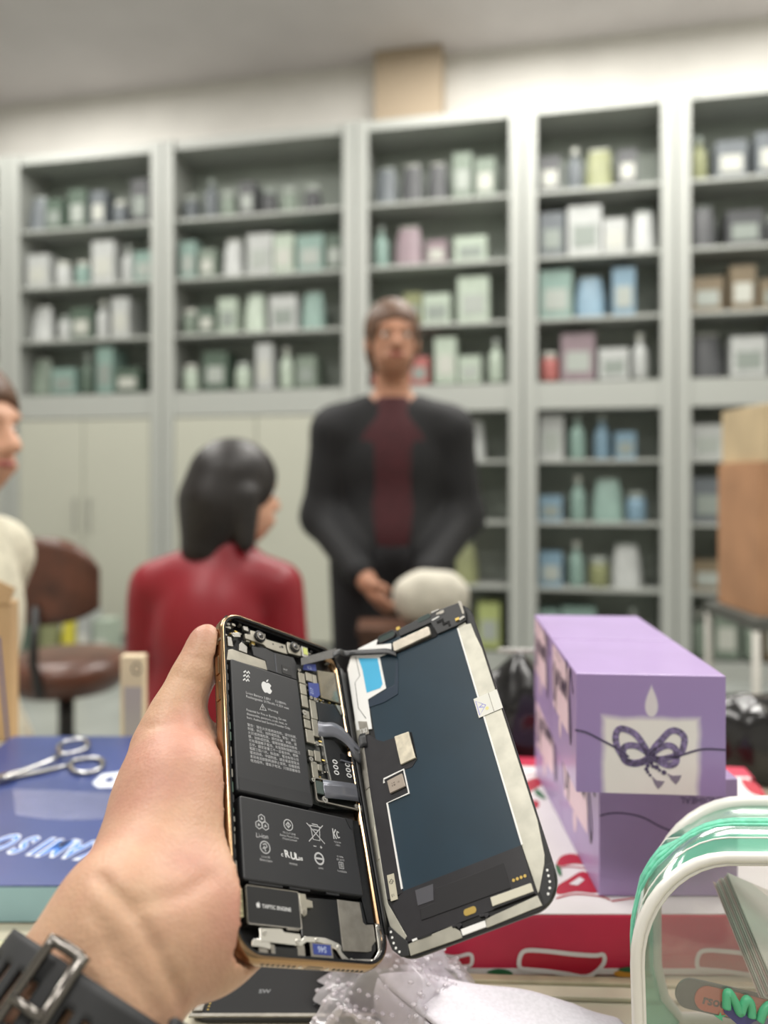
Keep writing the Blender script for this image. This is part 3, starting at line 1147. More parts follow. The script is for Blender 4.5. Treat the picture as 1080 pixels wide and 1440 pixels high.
prn('logo', apple(-13.1, 40.4, 6.0), b1, m_print2)
tl = lambda s_, size, x, y, rot=0.0, al='LEFT', sx=1.0, bold=0.0: MB(MM).text(s_, size, x, y, ZP + .02, al, rot=rot, sx=sx, bold=bold)
prn('print_line', tl('Li-ion Battery 3.80V     12.08Wh', 1.9, -25.7, 33.0, .015, sx=.93), b1)
prn('print_line', tl('Rechargeable 3179mAh 4.35V max', 1.9, -25.7, 31.0, .015, sx=.93), b1)
tri = MB(MM).ribbon([(-18.2, 26.6), (-14.6, 27.0), (-16.5, 29.9)], .45, ZP, ZP + .03, True)
tri.box(-16.6, -16.2, 27.8, 28.9, ZP, ZP + .03).box(-16.6, -16.2, 27.2, 27.5, ZP, ZP + .03)
prn('warning_mark', tri, b1)
prn('print_line', tl('Warning', 1.7, -13.6, 27.5, .02), b1)
for i, s_ in enumerate(('Potential for Fire or Burning. Do not', 'disassemble, puncture, crush, heat, or', 'burn. Authorized Service Provider Only.')):
    prn('print_line', tl(s_, 1.75, -26.0, 23.8 - 1.95 * i, .02, sx=.87), b1)
CN = ('警告：潜在火灾或燃烧危险。请勿拆解、', '刺破、挤压、加热或焚烧。警告：潜在', '火災或燃燒危險。請勿拆解、刺破、擠', '壓、加熱或焚燒。僅限授權服務供應商', '可充電鋰離子電池。充電限制電壓四點三', '五伏。額定容量三千一百毫安時。標稱', '電壓三點八伏。製造商：電池有限公司', '電池回收。中国制造。請妥善處理電池', '发现电池鼓胀時請停止使用。授權服務', '电池组件。锂离子电池。只限授權維修')
for i, s_ in enumerate(CN):
    prn('print_line', tl(s_, 1.62, -26.0 + .05 * i, 16.2 - 1.92 * i, .012), b1)
sk = MB(MM)
random.seed(3)
for i in range(3):
    y = 45.8 - 2.3 * i
    sk.ribbon([(-26.2 - .3 * i, y - 1.3), (-25.0 - .3 * i, y), (-24.4 - .3 * i, y - 1.2), (-23.2 - .3 * i, y + .3), (-22.8 - .3 * i, y - .9)], .7, ZP, ZP + .04)
prn('worn_sticker', sk, b1, m_print2)

# marks on the lower battery
def circ(cx, cy, r, w=.4, n=24):
    return MB(MM).ribbon([(cx + r * math.cos(2 * math.pi * i / n), cy + r * math.sin(2 * math.pi * i / n)) for i in range(n)], w, ZP, ZP + .03, True)


def lines(lst, w=.35):
    mb = MB(MM)
    for p in lst:
        mb.ribbon(p, w, ZP, ZP + .03)
    return mb


rc = MB(MM)
for k in range(3):
    a = math.radians(90 + 120 * k)
    c0 = (-21.7 + 1.9 * math.cos(a), -27.6 + 1.9 * math.sin(a))
    t = [(c0[0] + 1.75 * math.cos(a + math.radians(q_)), c0[1] + 1.75 * math.sin(a + math.radians(q_))) for q_ in (0, 60, 120, 180, 240, 300)]
    rc.ribbon(t, .38, ZP, ZP + .03, True)
    rc.prism([(c0[0] + .8 * math.cos(a + math.radians(q_)), c0[1] + .8 * math.sin(a + math.radians(q_))) for q_ in (10, 130, 250)], ZP, ZP + .03)
prn('recycling_mark', rc, b2)
prn('print_line', tl('Li-ion', 2.7, -25.2, -33.9, .02), b2)
t = circ(-8.0, -26.2, 2.3)
t.ribbon([(-9.2, -26.2), (-8, -25.0), (-6.8, -26.2), (-8, -27.4)], .5, ZP, ZP + .03, True).box(-8.2, -7.8, -27.6, -24.8, ZP, ZP + .03)
prn('approval_mark', t, b2)
for i, s_ in enumerate(('TIS 2217-2548', 'Battery Power China', '(Tianjin) Limited')):
    prn('print_line', tl(s_, 1.15, -8.0, -30.2 - 1.25 * i, 0, 'CENTER'), b2)
bn = lines([[(4.2, -24.6), (4.9, -30.4), (8.6, -30.4), (9.3, -24.6)], [(3.6, -24.4), (9.9, -24.4)], [(5.2, -23.6), (8.3, -23.6), (8.6, -24.4)],
            [(2.2, -23.6), (11.2, -31.4)], [(11.3, -23.4), (2.4, -31.6)], [(5.6, -26), (8.0, -26)], [(4.6, -33.2), (6.2, -33.2)], [(8.2, -33.2), (9.4, -33.2)], [(8.8, -32.6), (8.8, -33.8)]], .38)
prn('crossed_bin_mark', bn, b2)
kc = lines([[(16.9, -23.8), (16.9, -28.4)], [(16.9, -26.4), (18.6, -24.0)], [(17.2, -26.0), (18.4, -28.2)], [(20.3, -25.2), (19.4, -24.7), (18.9, -26.1), (19.4, -27.6), (20.5, -27.2)]], .6)
prn('safety_mark', kc, b2)
prn('print_line', tl('YU10194', 1.05, 18.6, -30.0, 0, 'CENTER'), b2)
prn('print_line', tl('-18001', 1.05, 18.6, -31.3, 0, 'CENTER'), b2)
t = circ(-21.0, -37.4, 2.4)
t.ribbon([(-22.1, -36.4), (-20.6, -35.9), (-19.9, -37.0), (-21.2, -37.8), (-20.8, -39.0)], .45, ZP, ZP + .03).ribbon([(-22.2, -38.2), (-21.2, -37.0)], .45, ZP, ZP + .03)
prn('approval_mark', t, b2)
prn('print_line', tl('Li-ion 00', 1.15, -21.0, -41.6, 0, 'CENTER'), b2)
prn('print_line', tl('Battery Japan', 1.15, -21.0, -42.9, 0, 'CENTER'), b2)
t = MB(MM).text('R', 4.0, -11.2, -39.9, ZP + .02, rot=.02, bold=.03, shear=-.15).text('U', 4.0, -8.4, -40.3, ZP + .02, rot=.02, bold=.03).text('L', 3.6, -5.9, -40.3, ZP + .02, bold=.03)
t.text('c', 2.4, -13.2, -39.8, ZP + .02, bold=.02).text('us', 2.6, -4.3, -40.2, ZP + .02, bold=.02)
prn('component_mark', t, b2, m_print2)
prn('print_line', tl('MH29006', 1.05, -7.2, -42.6, 0, 'CENTER'), b2)
t = circ(7.0, -38.2, 2.3, .75)
t.box(5.2, 8.8, -38.6, -37.8, ZP, ZP + .03)
prn('approval_mark', t, b2)
prn('print_line', tl('60950', 1.05, 7.2, -42.5, 0, 'CENTER'), b2)
prn('print_line', tl('IS 16046', 1.05, 19.0, -36.2, 0, 'CENTER'), b2)
prn('print_line', tl('IEC 62133', 1.05, 19.0, -37.5, 0, 'CENTER'), b2)
prn('standards_mark', lines([[(17.8, -38.2), (20.2, -38.2), (20.2, -40.8), (17.8, -40.8), (17.8, -38.2)], [(18.7, -38.6), (18.7, -40.4)], [(19.4, -38.6), (19.4, -40.4)]], .3), b2)
prn('print_line', tl('R-41005256', 1.05, 19.0, -42.4, 0, 'CENTER'), b2)
for x0, x1 in ((-29.5, -13.4), (-10, 0.5), (9, 16)):
    P('pull_tab', MB(MM).box(x0, x1, -52.0, -51.0, -2.4, -1.5), m_tape)
P('black_tape', pl([(29.7, -17.5), (34.5, -17.0), (35.2, -30), (34.2, -61), (30.4, -61), (29.0, -50.5)], -4.4, -2.2), m_blackg)
P('corner_flap', pl([(25.4, -17.6), (29.8, -17.8), (29.2, -22.2), (27.6, -22.4)], -.95, -.8), m_tape)

# vibration motor, bottom assembly
tp = P('haptic_motor', pl(rr(12.7, 6.9, .8, 3, -18.8, -59.8), -5.5, -1.0), pm('motor_black', (26, 27, 29), .42), bevel=.3)
P('motor_rim', MB(MM).ring([(-.35, -.99), (0, -.9), (0, -1.5)], lambda o: rr(12.75 + o, 6.95 + o, .8, 3, -18.8, -59.8)), m_sild, tp)
prn('print_line', tl('TAPTIC ENGINE', 1.95, -24.4, -60.6, -.01, bold=.018, sx=.98), tp, m_print2)
prn('logo', apple(-26.2, -59.7, 1.7), tp, m_print2)
P('motor_bracket', pl([(-5.4, -53.1), (-2.0, -53.1), (-1.8, -55.0), (1.2, -55.4), (1.2, -58.0), (-1.8, -58.2), (-2.4, -60.8), (-3.8, -61.6), (-5.0, -60.8)], -3, -1.6), m_sil, bevel=.15)
P('rivet', MB(MM).cyl((-3.7, -60.0, -1.6), .8, .25, 12), m_sild)
P('side_connector', pl([(-35.2, -54), (-32.4, -54), (-32.2, -64), (-35, -64.4)], -4, -2.2), pm('board_tan', (150, 144, 112), .5, noise=.3, scale=900))
P('speaker_box', pl([(-5.2, -53.8), (29, -52.4), (33, -57), (34.6, -70), (28, -76.0), (8, -76.2), (-5.2, -68.4)], -5.6, -2.6), m_blackg, bevel=.4)
P('speaker_plate', pl([(15.2, -53.2), (27.6, -53.2), (27.9, -61.0), (29.2, -61.9), (33.6, -61.4), (33.4, -67.8), (30.7, -69.9), (30.2, -71.6), (28.0, -72.2), (14.7, -72.5)], -2.6, -2.2), m_sild, bevel=.1)
bb = P('bottom_bracket', pl([(-25.9, -67.4), (-15.4, -66.9), (-14.4, -68.0), (-7.0, -68.2), (-6.4, -70.2), (-4.6, -68.8), (5.6, -68.6), (12.2, -70.2), (13.4, -73.4), (16.4, -75.6), (30.2, -74.8), (33.6, -71.6), (34.2, -61.2),
                             (36.6, -61.0), (36.4, -71.2), (31.0, -76.9), (14.0, -77.0), (10.6, -72.6), (3.5, -70.6), (-4, -70.8), (-6.8, -72.4), (-25.9, -72.0)], -2.1, -1.5), m_silb, bevel=.15)
for x, y, r in ((-23.4, -69.0, .95), (-8.2, -71.0, 1.0), (1.3, -69.8, .9), (17.5, -76.2, .9), (29.6, -75.8, .9), (35.4, -62.6, 1.0), (34.4, -74.0, 1.0), (12.0, -71.8, .9)):
    s_ = P('screw', MB(MM).cyl((x, y, -1.5), r, .45, 14), m_silb)
    P('screw_slot', MB(MM).box(x - r * .55, x + r * .55, y - .12, y + .12, -1.05, -1.0), m_black, s_)
P('bracket_foot', pl([(-29.2, -71.6), (-24.4, -70.6), (-20.4, -72.8), (-20.8, -74.4), (-26, -73.8), (-29.6, -73.8)], -2.4, -1.7), m_silb, bevel=.15)
P('flex_shim', MB(MM).box(-26.2, -22.2, -77, -73.9, -2.5, -2.1), m_sild)
pc = P('port_housing', MB(MM).box(-19.6, -8.8, -76.6, -73.4, -3.4, -1.4), m_blackg, bevel=.2)
P('port_shield', MB(MM).box(-21.2, -19.6, -76.8, -72.8, -3.4, -1.5), m_sild, pc)
P('port_shield', MB(MM).box(-8.8, -5.2, -76.6, -72.0, -3.4, -1.7), m_sild, pc)
P('port_base', MB(MM).box(-20.5, 11.0, -77.3, -76.4, -2.6, -1.9), pm('board_tan2', (156, 146, 124), .45), pc)
bs = P('blue_sticker', MB(MM).box(-1.4, 7.5, -75.0, -71.3, -1.35, -1.2), m_bluest)
P('sticker_print', MB(MM).text('S46', 3.0, 3.0, -74.3, -1.17, 'CENTER', bold=.03, rot=math.pi).box(0, .01, -73, -72.9, -1.17, -1.16), pm('sticker_grey', (150, 160, 190), .5), bs)
_o = bpy.data.objects[bs.children[0].name]
_me = _o.data
for v_ in _me.vertices:
    v_.co.y += .0022
P('sticker_backing', MB(MM).box(-2.6, 8.4, -76.2, -70.9, -1.6, -1.36), m_sild)
P('mesh_strip', MB(MM).box(-13.4, -7.6, -67.4, -66.4, -1.5, -1.0), m_sild)

# logic board with shields on the right of the upper battery
lb = P('logic_board', pl([(8.2, 62), (21, 64), (36, 64), (36.6, 0), (36, -10.8), (17.6, -13.4), (9.0, -12.6)], -5.8, -3.4), pm('board_black', (20, 24, 22), .4, noise=.25, scale=500))
shs = [(9.2, 13.2, 50.6, 56.8), (9.2, 13.2, 44.0, 50.1), (9.1, 13.1, 36.6, 43.5), (9.0, 13.0, 30.2, 34.6), (9.0, 13.0, 25.0, 29.6), (9.2, 14.2, 17.2, 24.2), (14.2, 18.4, 53.2, 58.4), (14.3, 18.3, 31.4, 42.0),
       (14.0, 17.8, 21.6, 31.0), (9.4, 12.4, 10.2, 13.2), (13.0, 16.6, 8.4, 13.8), (10.2, 13.8, -0.6, 7.6), (14.0, 16.6, 3.8, 6.8), (18.8, 21.4, 52.4, 58.4)]
for x0, x1, y0, y1 in shs:
    P('shield_can', MB(MM).box(x0, x1, y0, y1, -3.4, -2.0), m_sil, lb, bevel=.25)
random.seed(11)
for k in range(34):
    x, y = random.choice([(random.uniform(13.6, 17.4), random.uniform(-1, 9)), (random.uniform(14, 18), random.uniform(44, 52)), (random.uniform(17.6, 18.6), random.uniform(3, 20)), (random.uniform(18, 36), random.uniform(42.6, 44.6))])
    P('chip_part', MB(MM).box(x - .5, x + .5, y - .3, y + .3, -3.4, -2.6), random.choice([m_silb, m_sild, m_gpad, m_sil]), lb)
s1 = P('blue_sticker', pl([(14.6, 44.4), (19.2, 44.0), (21.9, 46.6), (22.0, 53.6), (14.8, 52.0)], -2.0, -1.85), m_bluest, lb)
P('sticker_print', MB(MM).text('217', 2.6, 17.3, 45.4, -1.83, rot=math.pi / 2 - .05, bold=.02), pm('sticker_grey', (150, 160, 190), .5), s1)
s2 = P('blue_sticker', pl([(12.4, 59.0), (21.6, 61.0), (21.8, 65.4), (13.4, 62.6)], -1.9, -1.75), m_bluest, lb)
P('sticker_print', MB(MM).text('K2', 2.6, 15.6, 60.6, -1.73, rot=.15, bold=.02), pm('sticker_grey', (150, 160, 190), .5), s2)
for x, y, r in ((9.8, 33.0, 1.5), (15.2, 17.6, 1.2), (10.2, 8.4, 1.2), (9.9, -2.0, 1.0), (15.4, -10.4, 1.6), (34.6, -10.2, 1.1), (15.4, 43.2, .9), (17.9, 43.0, .9), (9.7, 58.0, 1.0), (34.8, 22, 1.0)):
    s_ = P('screw', MB(MM).ring([(-.75 * r, -2.4), (-.6 * r, -1.6), (0, -1.6), (0, -2.6)], lambda o: rr(r + o, r + o, r + o, 5, x, y)), m_silb)
    P('screw_slot', MB(MM).cyl((x, y, -2.4), r * .4, .2, 10), m_black, s_)
# taped metal plate, dark chip zone, grey flexes, sim reader
P('taped_plate', pl([(22.6, 45.4), (36.2, 45.6), (36.0, 64.5), (22.4, 61.8)], -2.6, -2.0), pm('plate_beige', (176, 170, 152), .3, .75, noise=.08, scale=160))
P('clear_tape', pl([(22.8, 45.8), (35.8, 46.0), (35.6, 64.0), (22.8, 61.4)], -1.9, -1.8), film_mat('clear_tape', (245, 240, 225), .08, .15, .6, 300, base_gloss=.1))
P('teal_patch', pl([(29.8, 46.2), (34.2, 46.4), (34.2, 52.6), (32.0, 52.2)], -1.98, -1.92), pm('teal_patch', (96, 140, 132), .4))
P('chip_cover', pl([(19.2, 29.6), (36.0, 29.8), (36.4, 44.2), (19.0, 42.0)], -3.2, -2.2), pm('graphite_tape', (30, 32, 35), .3), bevel=.2)
P('gold_tab', pl([(31.6, 43.6), (35.0, 43.8), (36.0, 39.6), (34.4, 38.4)], -2.1, -1.7), m_sil)


def flexfn(pts, wv, z=0):
    """a soft ribbon cable: pts of (x, y, z), widths along wv (x, y)"""
    sp_ = spline(pts, 8)
    n = len(sp_) - 1

    def fn(u, v):
        p = sp_[min(n, int(round(u * n)))]
        return (p[0] + wv[0] * (v - .5), p[1] + wv[1] * (v - .5), p[2])
    return MB(MM).grid(fn, n, 3)


o_ = flexfn([(17.4, 26.4, -1.9), (21, 26.2, -1.2), (27, 27.0, -.4), (32.4, 24.4, .4), (36.6, 19.6, .9), (40.6, 16.0, 1.0)], (.9, 8.2))
o_ = o_.obj('ribbon_cable', m_flexg, phone, smooth=True, solid=.00018)
o_['label'] = 'grey ribbon cable bent over to the screen'
P('sim_reader', pl([(18.8, 21.0), (28.6, 22.4), (31, 17.0), (36.2, 15.0), (37.2, 1.4), (25, -.6), (19.4, -.2)], -4.2, -1.9), pm('reader_black', (19, 20, 22), .38), bevel=.3)
P('reader_step', MB(MM).box(29.4, 36.4, 12.4, 15.4, -1.9, -1.4), m_blackg)
P('reader_latch', MB(MM).box(28.8, 36.0, 11.4, 12.1, -1.9, -1.2), m_flexg)
dg_ = MB(MM)
for cx_, ys in ((25.3, (10.4, 7.6, 4.8)), (33.3, (10.6, 7.8, 5.0))):
    for y in ys:
        dg_.ribbon([(cx_ + 1.35 * math.cos(t_), y + .85 * math.sin(t_)) for t_ in [2 * math.pi * i / 20 for i in range(20)]], .5, -1.9, -1.86, True)
P('reader_print', dg_, m_print2)
for (x0, y0, x1, y1) in ((18.2, 21.8, 18.9, 8), (18.9, 7.6, 19.9, -1), (37.6, 13, 38.2, 1.0)):
    P('edge_clip', pl([(x0, y0), (x0 + .9, y0), (x1 + .9, y1), (x1, y1)], -3, -1.2), m_silb)
P('connector_frame', MB(MM).ring([(-.7, -2.6), (-.7, -1.8), (0, -1.8), (0, -2.6)], lambda o: rr(13.6 + o, 5.9 + o, 1.2, 4, 24.0, -6.0)), m_sild)
P('connector_pad', MB(MM).box(11.2, 15.4, -8.0, -2.0, -2.6, -1.7), pm('pad_green', (66, 78, 74), .4))
flexfn([(15.6, -5.2, -1.6), (20, -5.2, -.7), (26, -4.8, -.3), (31, -4.2, -.6), (36.2, -3.6, -1.0)], (0, 8.8)).obj('ribbon_cable', m_flexg, phone, smooth=True, solid=.00018)
# rail of clips down the right side
P('side_rail', pl([(36.3, 68), (38.5, 68), (38.5, -66), (36.5, -66)], -4.0, .12), m_blackg)

random.seed(5)
y = 62
while y > -66:
    h_ = random.uniform(2.0, 6.5)
    x0 = random.uniform(36.2, 37.2)
    P('edge_clip', pl([(x0, y), (x0 + random.uniform(.6, 1.3), y - .3), (x0 + random.uniform(.6, 1.3), y - h_ + .4), (x0 + .1, y - h_)], -1.6, random.uniform(-.9, -.2)), random.choice([m_sil, m_sild, m_flex, m_black, m_silb]))
    y -= h_ + random.uniform(.4, 2.5)
y = 46
while y > -48:      # green and silver specks between battery and left wall
    h_ = random.uniform(1.5, 4.5)
    P('edge_clip', MB(MM).box(-36.0, -35.0, y - h_, y, -3.2, random.uniform(-1.6, -.9)), random.choice([m_silb, m_sild, m_black, pm('board_green', (70, 96, 82), .4)]))
    y -= h_ + random.uniform(.6, 3)

# camera row and flexes along the top
P('camera_bracket', pl([(-23.6, 68.9), (-20, 69.6), (-19.8, 72.4), (-10.5, 73.4), (-10.3, 70.2), (2.2, 71.0), (2.8, 65.4), (-5, 64.9), (-10.4, 65.0), (-12, 66.2), (-17, 66.2), (-23.2, 66.0)], -3.2, -1.6), m_sil, bevel=.2)
P('camera_bracket', pl([(3.6, 73.4), (11.8, 74.2), (12.6, 71.4), (12.0, 67.2), (4.0, 66.4), (3.2, 69)], -3.2, -1.5), m_sil, bevel=.2)
for cx_, cy_, r in ((-14.6, 69.9, 3.3), (8.0, 71.2, 3.0)):
    cm = P('camera_module', MB(MM).cyl((cx_, cy_, -2.2), r, 1.7, 28), m_blackg, bevel=.25)
    P('lens_ring', MB(MM).ring([(-.5, -.5), (-.5, -.2), (0, -.2), (0, -.5)], lambda o: rr(r * .68 + o, r * .68 + o, r * .68 + o, 7, cx_, cy_)), m_sild, cm)
    P('lens', MB(MM).ball((cx_, cy_, -.55), (r * .5, r * .5, .45), 16, 8), m_lens, cm, smooth=True)
pj = P('projector_module', MB(MM).box(12.8, 17.2, 67.2, 74.0, -3.2, -1.2), m_silb, bevel=.3)
P('amber_window', MB(MM).box(13.8, 16.6, 69.0, 73.2, -1.2, -1.05), m_amber, pj)
P('bracket_hole', MB(MM).cyl((-6.0, 68.6, -1.62), .5, .06, 10), m_black)
P('bracket_hole', MB(MM).cyl((-1.6, 68.2, -1.62), .5, .06, 10), m_black)
P('bracket_hole', MB(MM).cyl((-.1, 68.9, -1.62), .8, .06, 10), m_black)
for (pts, z1, mt) in (([(-27.2, 61.2), (-25.6, 63.2), (-22.4, 61.4), (-22.6, 57.4), (-27.4, 57.6)], -1.8, m_silb), ([(-33.8, 63.8), (-31.4, 64), (-30.6, 58.8), (-33.6, 58.2)], -2.0, m_silb),
                      ([(-31.4, 66.8), (-26.2, 69.2), (-25.6, 66.4), (-29.8, 65.0)], -2.2, m_silb), ([(-24.2, 73.6), (-21.2, 74.2), (-20.6, 71.4), (-23.6, 71.4)], -1.8, m_silb)):
    P('top_clip', pl(pts, -3.4, z1), mt, bevel=.2)
random.seed(9)
for k in range(26):
    x, y = random.uniform(-34, -16), random.uniform(64, 75.5)
    s_ = random.uniform(.4, 1.1)
    P('chip_part', MB(MM).box(x - s_, x + s_, y - s_ * .6, y + s_ * .6, -4.6, random.uniform(-3.2, -2.0)), random.choice([m_sil, m_black, m_sild, m_flex, m_gpad]))
for k in range(10):
    x, y = random.uniform(18, 33), random.uniform(68, 75)
    P('chip_part', MB(MM).box(x - .8, x + .8, y - .5, y + .5, -4.6, random.uniform(-3.2, -2.2)), random.choice([m_sil, m_black, m_sild, m_flex]))
P('foam_strip', MB(MM).box(-34.5, 34.5, 75.0, 76.2, -5, -1.4), m_blackg)
P('face_plate', pl([(-35.0, 49.2), (-34.0, 55.4), (-31.6, 56.6), (-20.1, 56.3), (-12.0, 56.2), (-11.2, 51.0), (-31.0, 50.4)], -2.4, -1.6), m_sil, bevel=.1)
P('antenna_flex', pl([(-19.5, 62.8), (-10.4, 64.6), (-5.4, 63.6), (7.0, 65.0), (8.4, 62.0), (7.4, 51.4), (-11.0, 51.4), (-11.2, 56.6), (-14.8, 57.0), (-18.6, 57.4)], -3.0, -1.9), m_tape, bevel=.3)
P('flex_seam', MB(MM).box(-5.6, -5.1, 51.6, 63.0, -1.9, -1.7), m_flexg)
fl = P('flex_label', MB(MM).box(-1.6, 4.2, 52.4, 57.4, -1.9, -1.7), m_black)
P('label_print', MB(MM).text('A19', 1.5, -.9, 54.6, -1.68), m_print, fl)
# clear plastic strip standing up to the folded screen cable
P('tape_strip', pl([(9.0, 58.9), (9.4, 63.4), (36.0, 79.0), (38.0, 76.5), (36.6, 73.6)], .9, 1.0), film_mat('hazy_tape', (215, 215, 215), .32, .2, .5, 200, (150, 150, 150), .14))

# ------------------------------------------------------------------ the screen, folded out to the right
disp = P('screen_assembly', MB(MM).prism(rr(HW, HH, 12.5, 10), -2.4, -.4), pm('screen_bezel', (15, 16, 18), .38), bevel=.4)
disp.matrix_local = M_BODY.inverted() @ M_DISP
disp['label'] = 'inner side of the screen with a dark blue panel'


def D(name, mb, mat, smooth=False, bevel=0.0):
    return P(name, mb, mat, disp, smooth, bevel)


m_panel = pm('blue_panel', (30, 52, 66), .30, noise=.04, scale=40, coat=.25)
m_frame = pm('frame_steel', (184, 182, 170), .36, .75, noise=.05, scale=110)
m_frame2 = pm('frame_white', (236, 236, 234), .4)
m_dflex = pm('dark_flex', (36, 35, 39), .36, noise=.08, scale=140)
D('blue_panel', pl([(-28.4, 74), (29.0, 74), (28.6, -53), (-28.0, -53)], -.4, -.05), m_panel)
D('side_plate', pl([(29.2, 72), (33.6, 72), (33.8, 62), (36.4, 61.4), (36.8, 54), (38.0, 44), (38.2, -46), (36.6, -60), (35.4, -63.2), (30.4, -71.6), (29.4, -72.6), (28.6, -53)], -.4, .15), m_frame, bevel=.1)
D('panel_edge', MB(MM).box(28.5, 29.3, -53, 62, -.3, .35), m_frame2)
D('bottom_dark_flex', pl([(-28.2, -52.8), (28.4, -53.0), (28.6, -72.4), (-29.2, -72.4), (-33.6, -57)], -.4, .1), m_dflex)
D('side_dark_flex', pl([(-35.6, 30), (-30.6, 24.0), (-27.4, 20), (-24.3, 17.8), (-17.4, 17.3), (-8.6, 1.9), (-12, -1), (-16.4, -.7), (-16.2, -12.8), (-27.8, -13.0), (-27.8, -53.4), (-35.6, -54)], -.35, .2), m_dflex)
D('outline_strip', MB(MM).ribbon([(-27.6, -3.2), (-27.4, -1.2), (-16.4, -.6), (-16.1, -12.8), (-27.8, -13.1), (-27.8, -52)], .8, .1, .6), m_frame2)
D('black_pad', pl([(-12.6, -56.8), (19.0, -57.0), (19.2, -67.2), (-21.6, -66.6), (-21.2, -62.2), (-14.2, -61.8)], .1, .45), pm('foam_black', (22, 21, 25), .6), bevel=.15)
D('clear_pad', pl([(-22, -54.4), (-13.4, -54.6), (-14.6, -60.8), (-22, -60.6)], .1, .3), pm('smoky_film', (84, 84, 90), .3))
gl = D('white_label', pl([(-33.8, -44.2), (-30.4, -44.4), (-30.5, -55.2), (-33.9, -55.0)], .2, .4), pm('label_beige', (196, 190, 170), .5))
sq = MB(MM)
for i in range(4):
    for j in range(4):
        if (i * 7 + j * 5) % 3:
            sq.box(-33.2 + .55 * i, -32.8 + .55 * i, -48.4 + .55 * j, -48 + .55 * j, .4, .43)
P('label_print', sq.text('E1', 1.6, -33.2, -53.6, .42), m_black, gl)
D('gold_contact', pl(rr(2.8, 1.3, 1.2, 5, 0, -69.8), .1, .3), m_gpad)
for x in (21.2, 22.9, 24.6, 26.3):
    D('gold_contact', MB(MM).cyl((x, -64.8, .1), .62, .25, 12), m_gpad)
D('connector', pl([(10.0, -68.0), (27.9, -68.3), (28.0, -71.6), (10.0, -71.4)], .1, 1.0), pm('connector_cream', (206, 202, 184), .4), bevel=.15)
D('connector_slot', MB(MM).box(10, 28.2, -72.3, -71.6, .1, .8), m_black)
D('bottom_plate', pl([(-29.5, -73.2), (-9.0, -72.6), (-6.0, -75.6), (-5.8, -78.0), (-29.2, -77.6)], -.4, .2), m_frame, bevel=.1)
D('bottom_plate', pl([(-5.6, -75.0), (5.3, -75.0), (5.2, -77.4), (-5.4, -77.4)], -.4, .35), m_frame2, bevel=.1)
D('bottom_plate', pl([(5.6, -74.6), (28.9, -73.2), (29.6, -77.2), (5.3, -77.8)], -.4, .2), m_frame, bevel=.1)
for x in (-6.6, 5.8):
    D('clip', pl([(x - 2.4, -72.6), (x + 1.6, -72.8), (x + 1.9, -73.8), (x + .4, -74.8), (x - .2, -73.6), (x - 2.2, -73.4)], .1, .8), m_dflex, bevel=.1)
D('plate_notch', MB(MM).box(-24, -18.4, -73.2, -72.3, .1, .5), m_black)
D('plate_tip', MB(MM).box(-27.2, -25.0, -73.0, -72.2, .1, .55), m_frame2)
for pts, dots in (([(30.2, -72.0), (35.4, -63.8), (38.6, -63.6), (38.6, -66), (37.0, -72.6), (33.2, -76.8), (30.6, -77.8)], [(35.9, -65.9), (35.7, -68.0), (35.5, -70.2), (34.7, -72.4), (33.4, -74.2)]),
                  ([(-38.3, -64.6), (-36.2, -64.4), (-29.3, -72.3), (-29.7, -77.4), (-33.4, -76.8), (-36.8, -73.2), (-38.3, -68)], [(-36.0, -66.6), (-35.8, -68.8), (-35.6, -71.0), (-34.9, -73.1), (-33.6, -74.9)])):
    cp = D('corner_pad', pl(pts, -.4, .5), pm('corner_black', (30, 31, 33), .5), bevel=.2)
    for x, y in dots:
        P('pad_dot', MB(MM).cyl((x, y, .5), .5, .12, 10), m_frame2, cp)
D('side_plate', pl([(-38.3, 36), (-35.8, 34), (-35.6, -55.4), (-29.4, -70.2), (-30.6, -71.3), (-36.2, -64.2), (-38.3, -50)], -.4, .15), m_frame, bevel=.1)
tb = D('clear_tab', pl([(26.4, 19.0), (38.9, 18.9), (39.0, 8.4), (26.4, 8.5)], .4, .55), pm('tab_white', (224, 224, 216), .35))
P('tab_print', MB(MM).ribbon([(27.2, 9.6), (31.4, 13.4), (27.2, 17.4)], .5, .55, .6, True).text('V', 3.2, 27.9, 14.6, .58, rot=-math.pi / 2, bold=.02), pm('tab_violet', (140, 140, 214), .5), tb)
P('tab_crease', MB(MM).box(34.3, 34.6, 8.5, 18.9, .55, .65), m_sild, tb)
P('tab_dot', MB(MM).cyl((31.6, 11.5, .55), .9, .05, 12), pm('tab_yellow', (226, 218, 150), .5), tb)
# top left: silver sheet, its glare painted white, and a light blue sticker, dark step of the flex
D('glare_white_sheet', pl([(-37.6, 68), (-34.6, 74.6), (-29, 77.9), (-16.6, 78.2), (-18.2, 74.8), (-14.6, 73.4), (-9.4, 71.4), (-10.2, 66), (-17.6, 66.4), (-17.4, 46.0), (-28.6, 44.4), (-29.2, 27), (-37.8, 30)], .0, .35), pm('glare_white_sheet', (240, 240, 238), .3), bevel=.1)
D('sheet_seam', MB(MM).ribbon([(-31.6, 73.5), (-31.2, 66), (-31.0, 60.4), (-34.4, 57.6), (-34.8, 42), (-31.4, 34)], .3, .35, .42), m_black)
D('light_blue_sticker', pl([(-30.0, 71.6), (-18.9, 66.0), (-18.8, 49.4), (-20.4, 47.6), (-28.6, 48.4), (-28.8, 63)], .35, .45), pm('sky_sticker', (70, 178, 222), .4))
D('dark_seam', pl([(-29.2, 43.6), (-12.4, 45.8), (-8.8, 58.9), (-7.8, 58.9), (-10.4, 45), (-11.6, 39.8), (-20, 38.6), (-29.0, 39.6)], .0, .3), pm('seam_blue', (28, 46, 64), .35), bevel=.1)
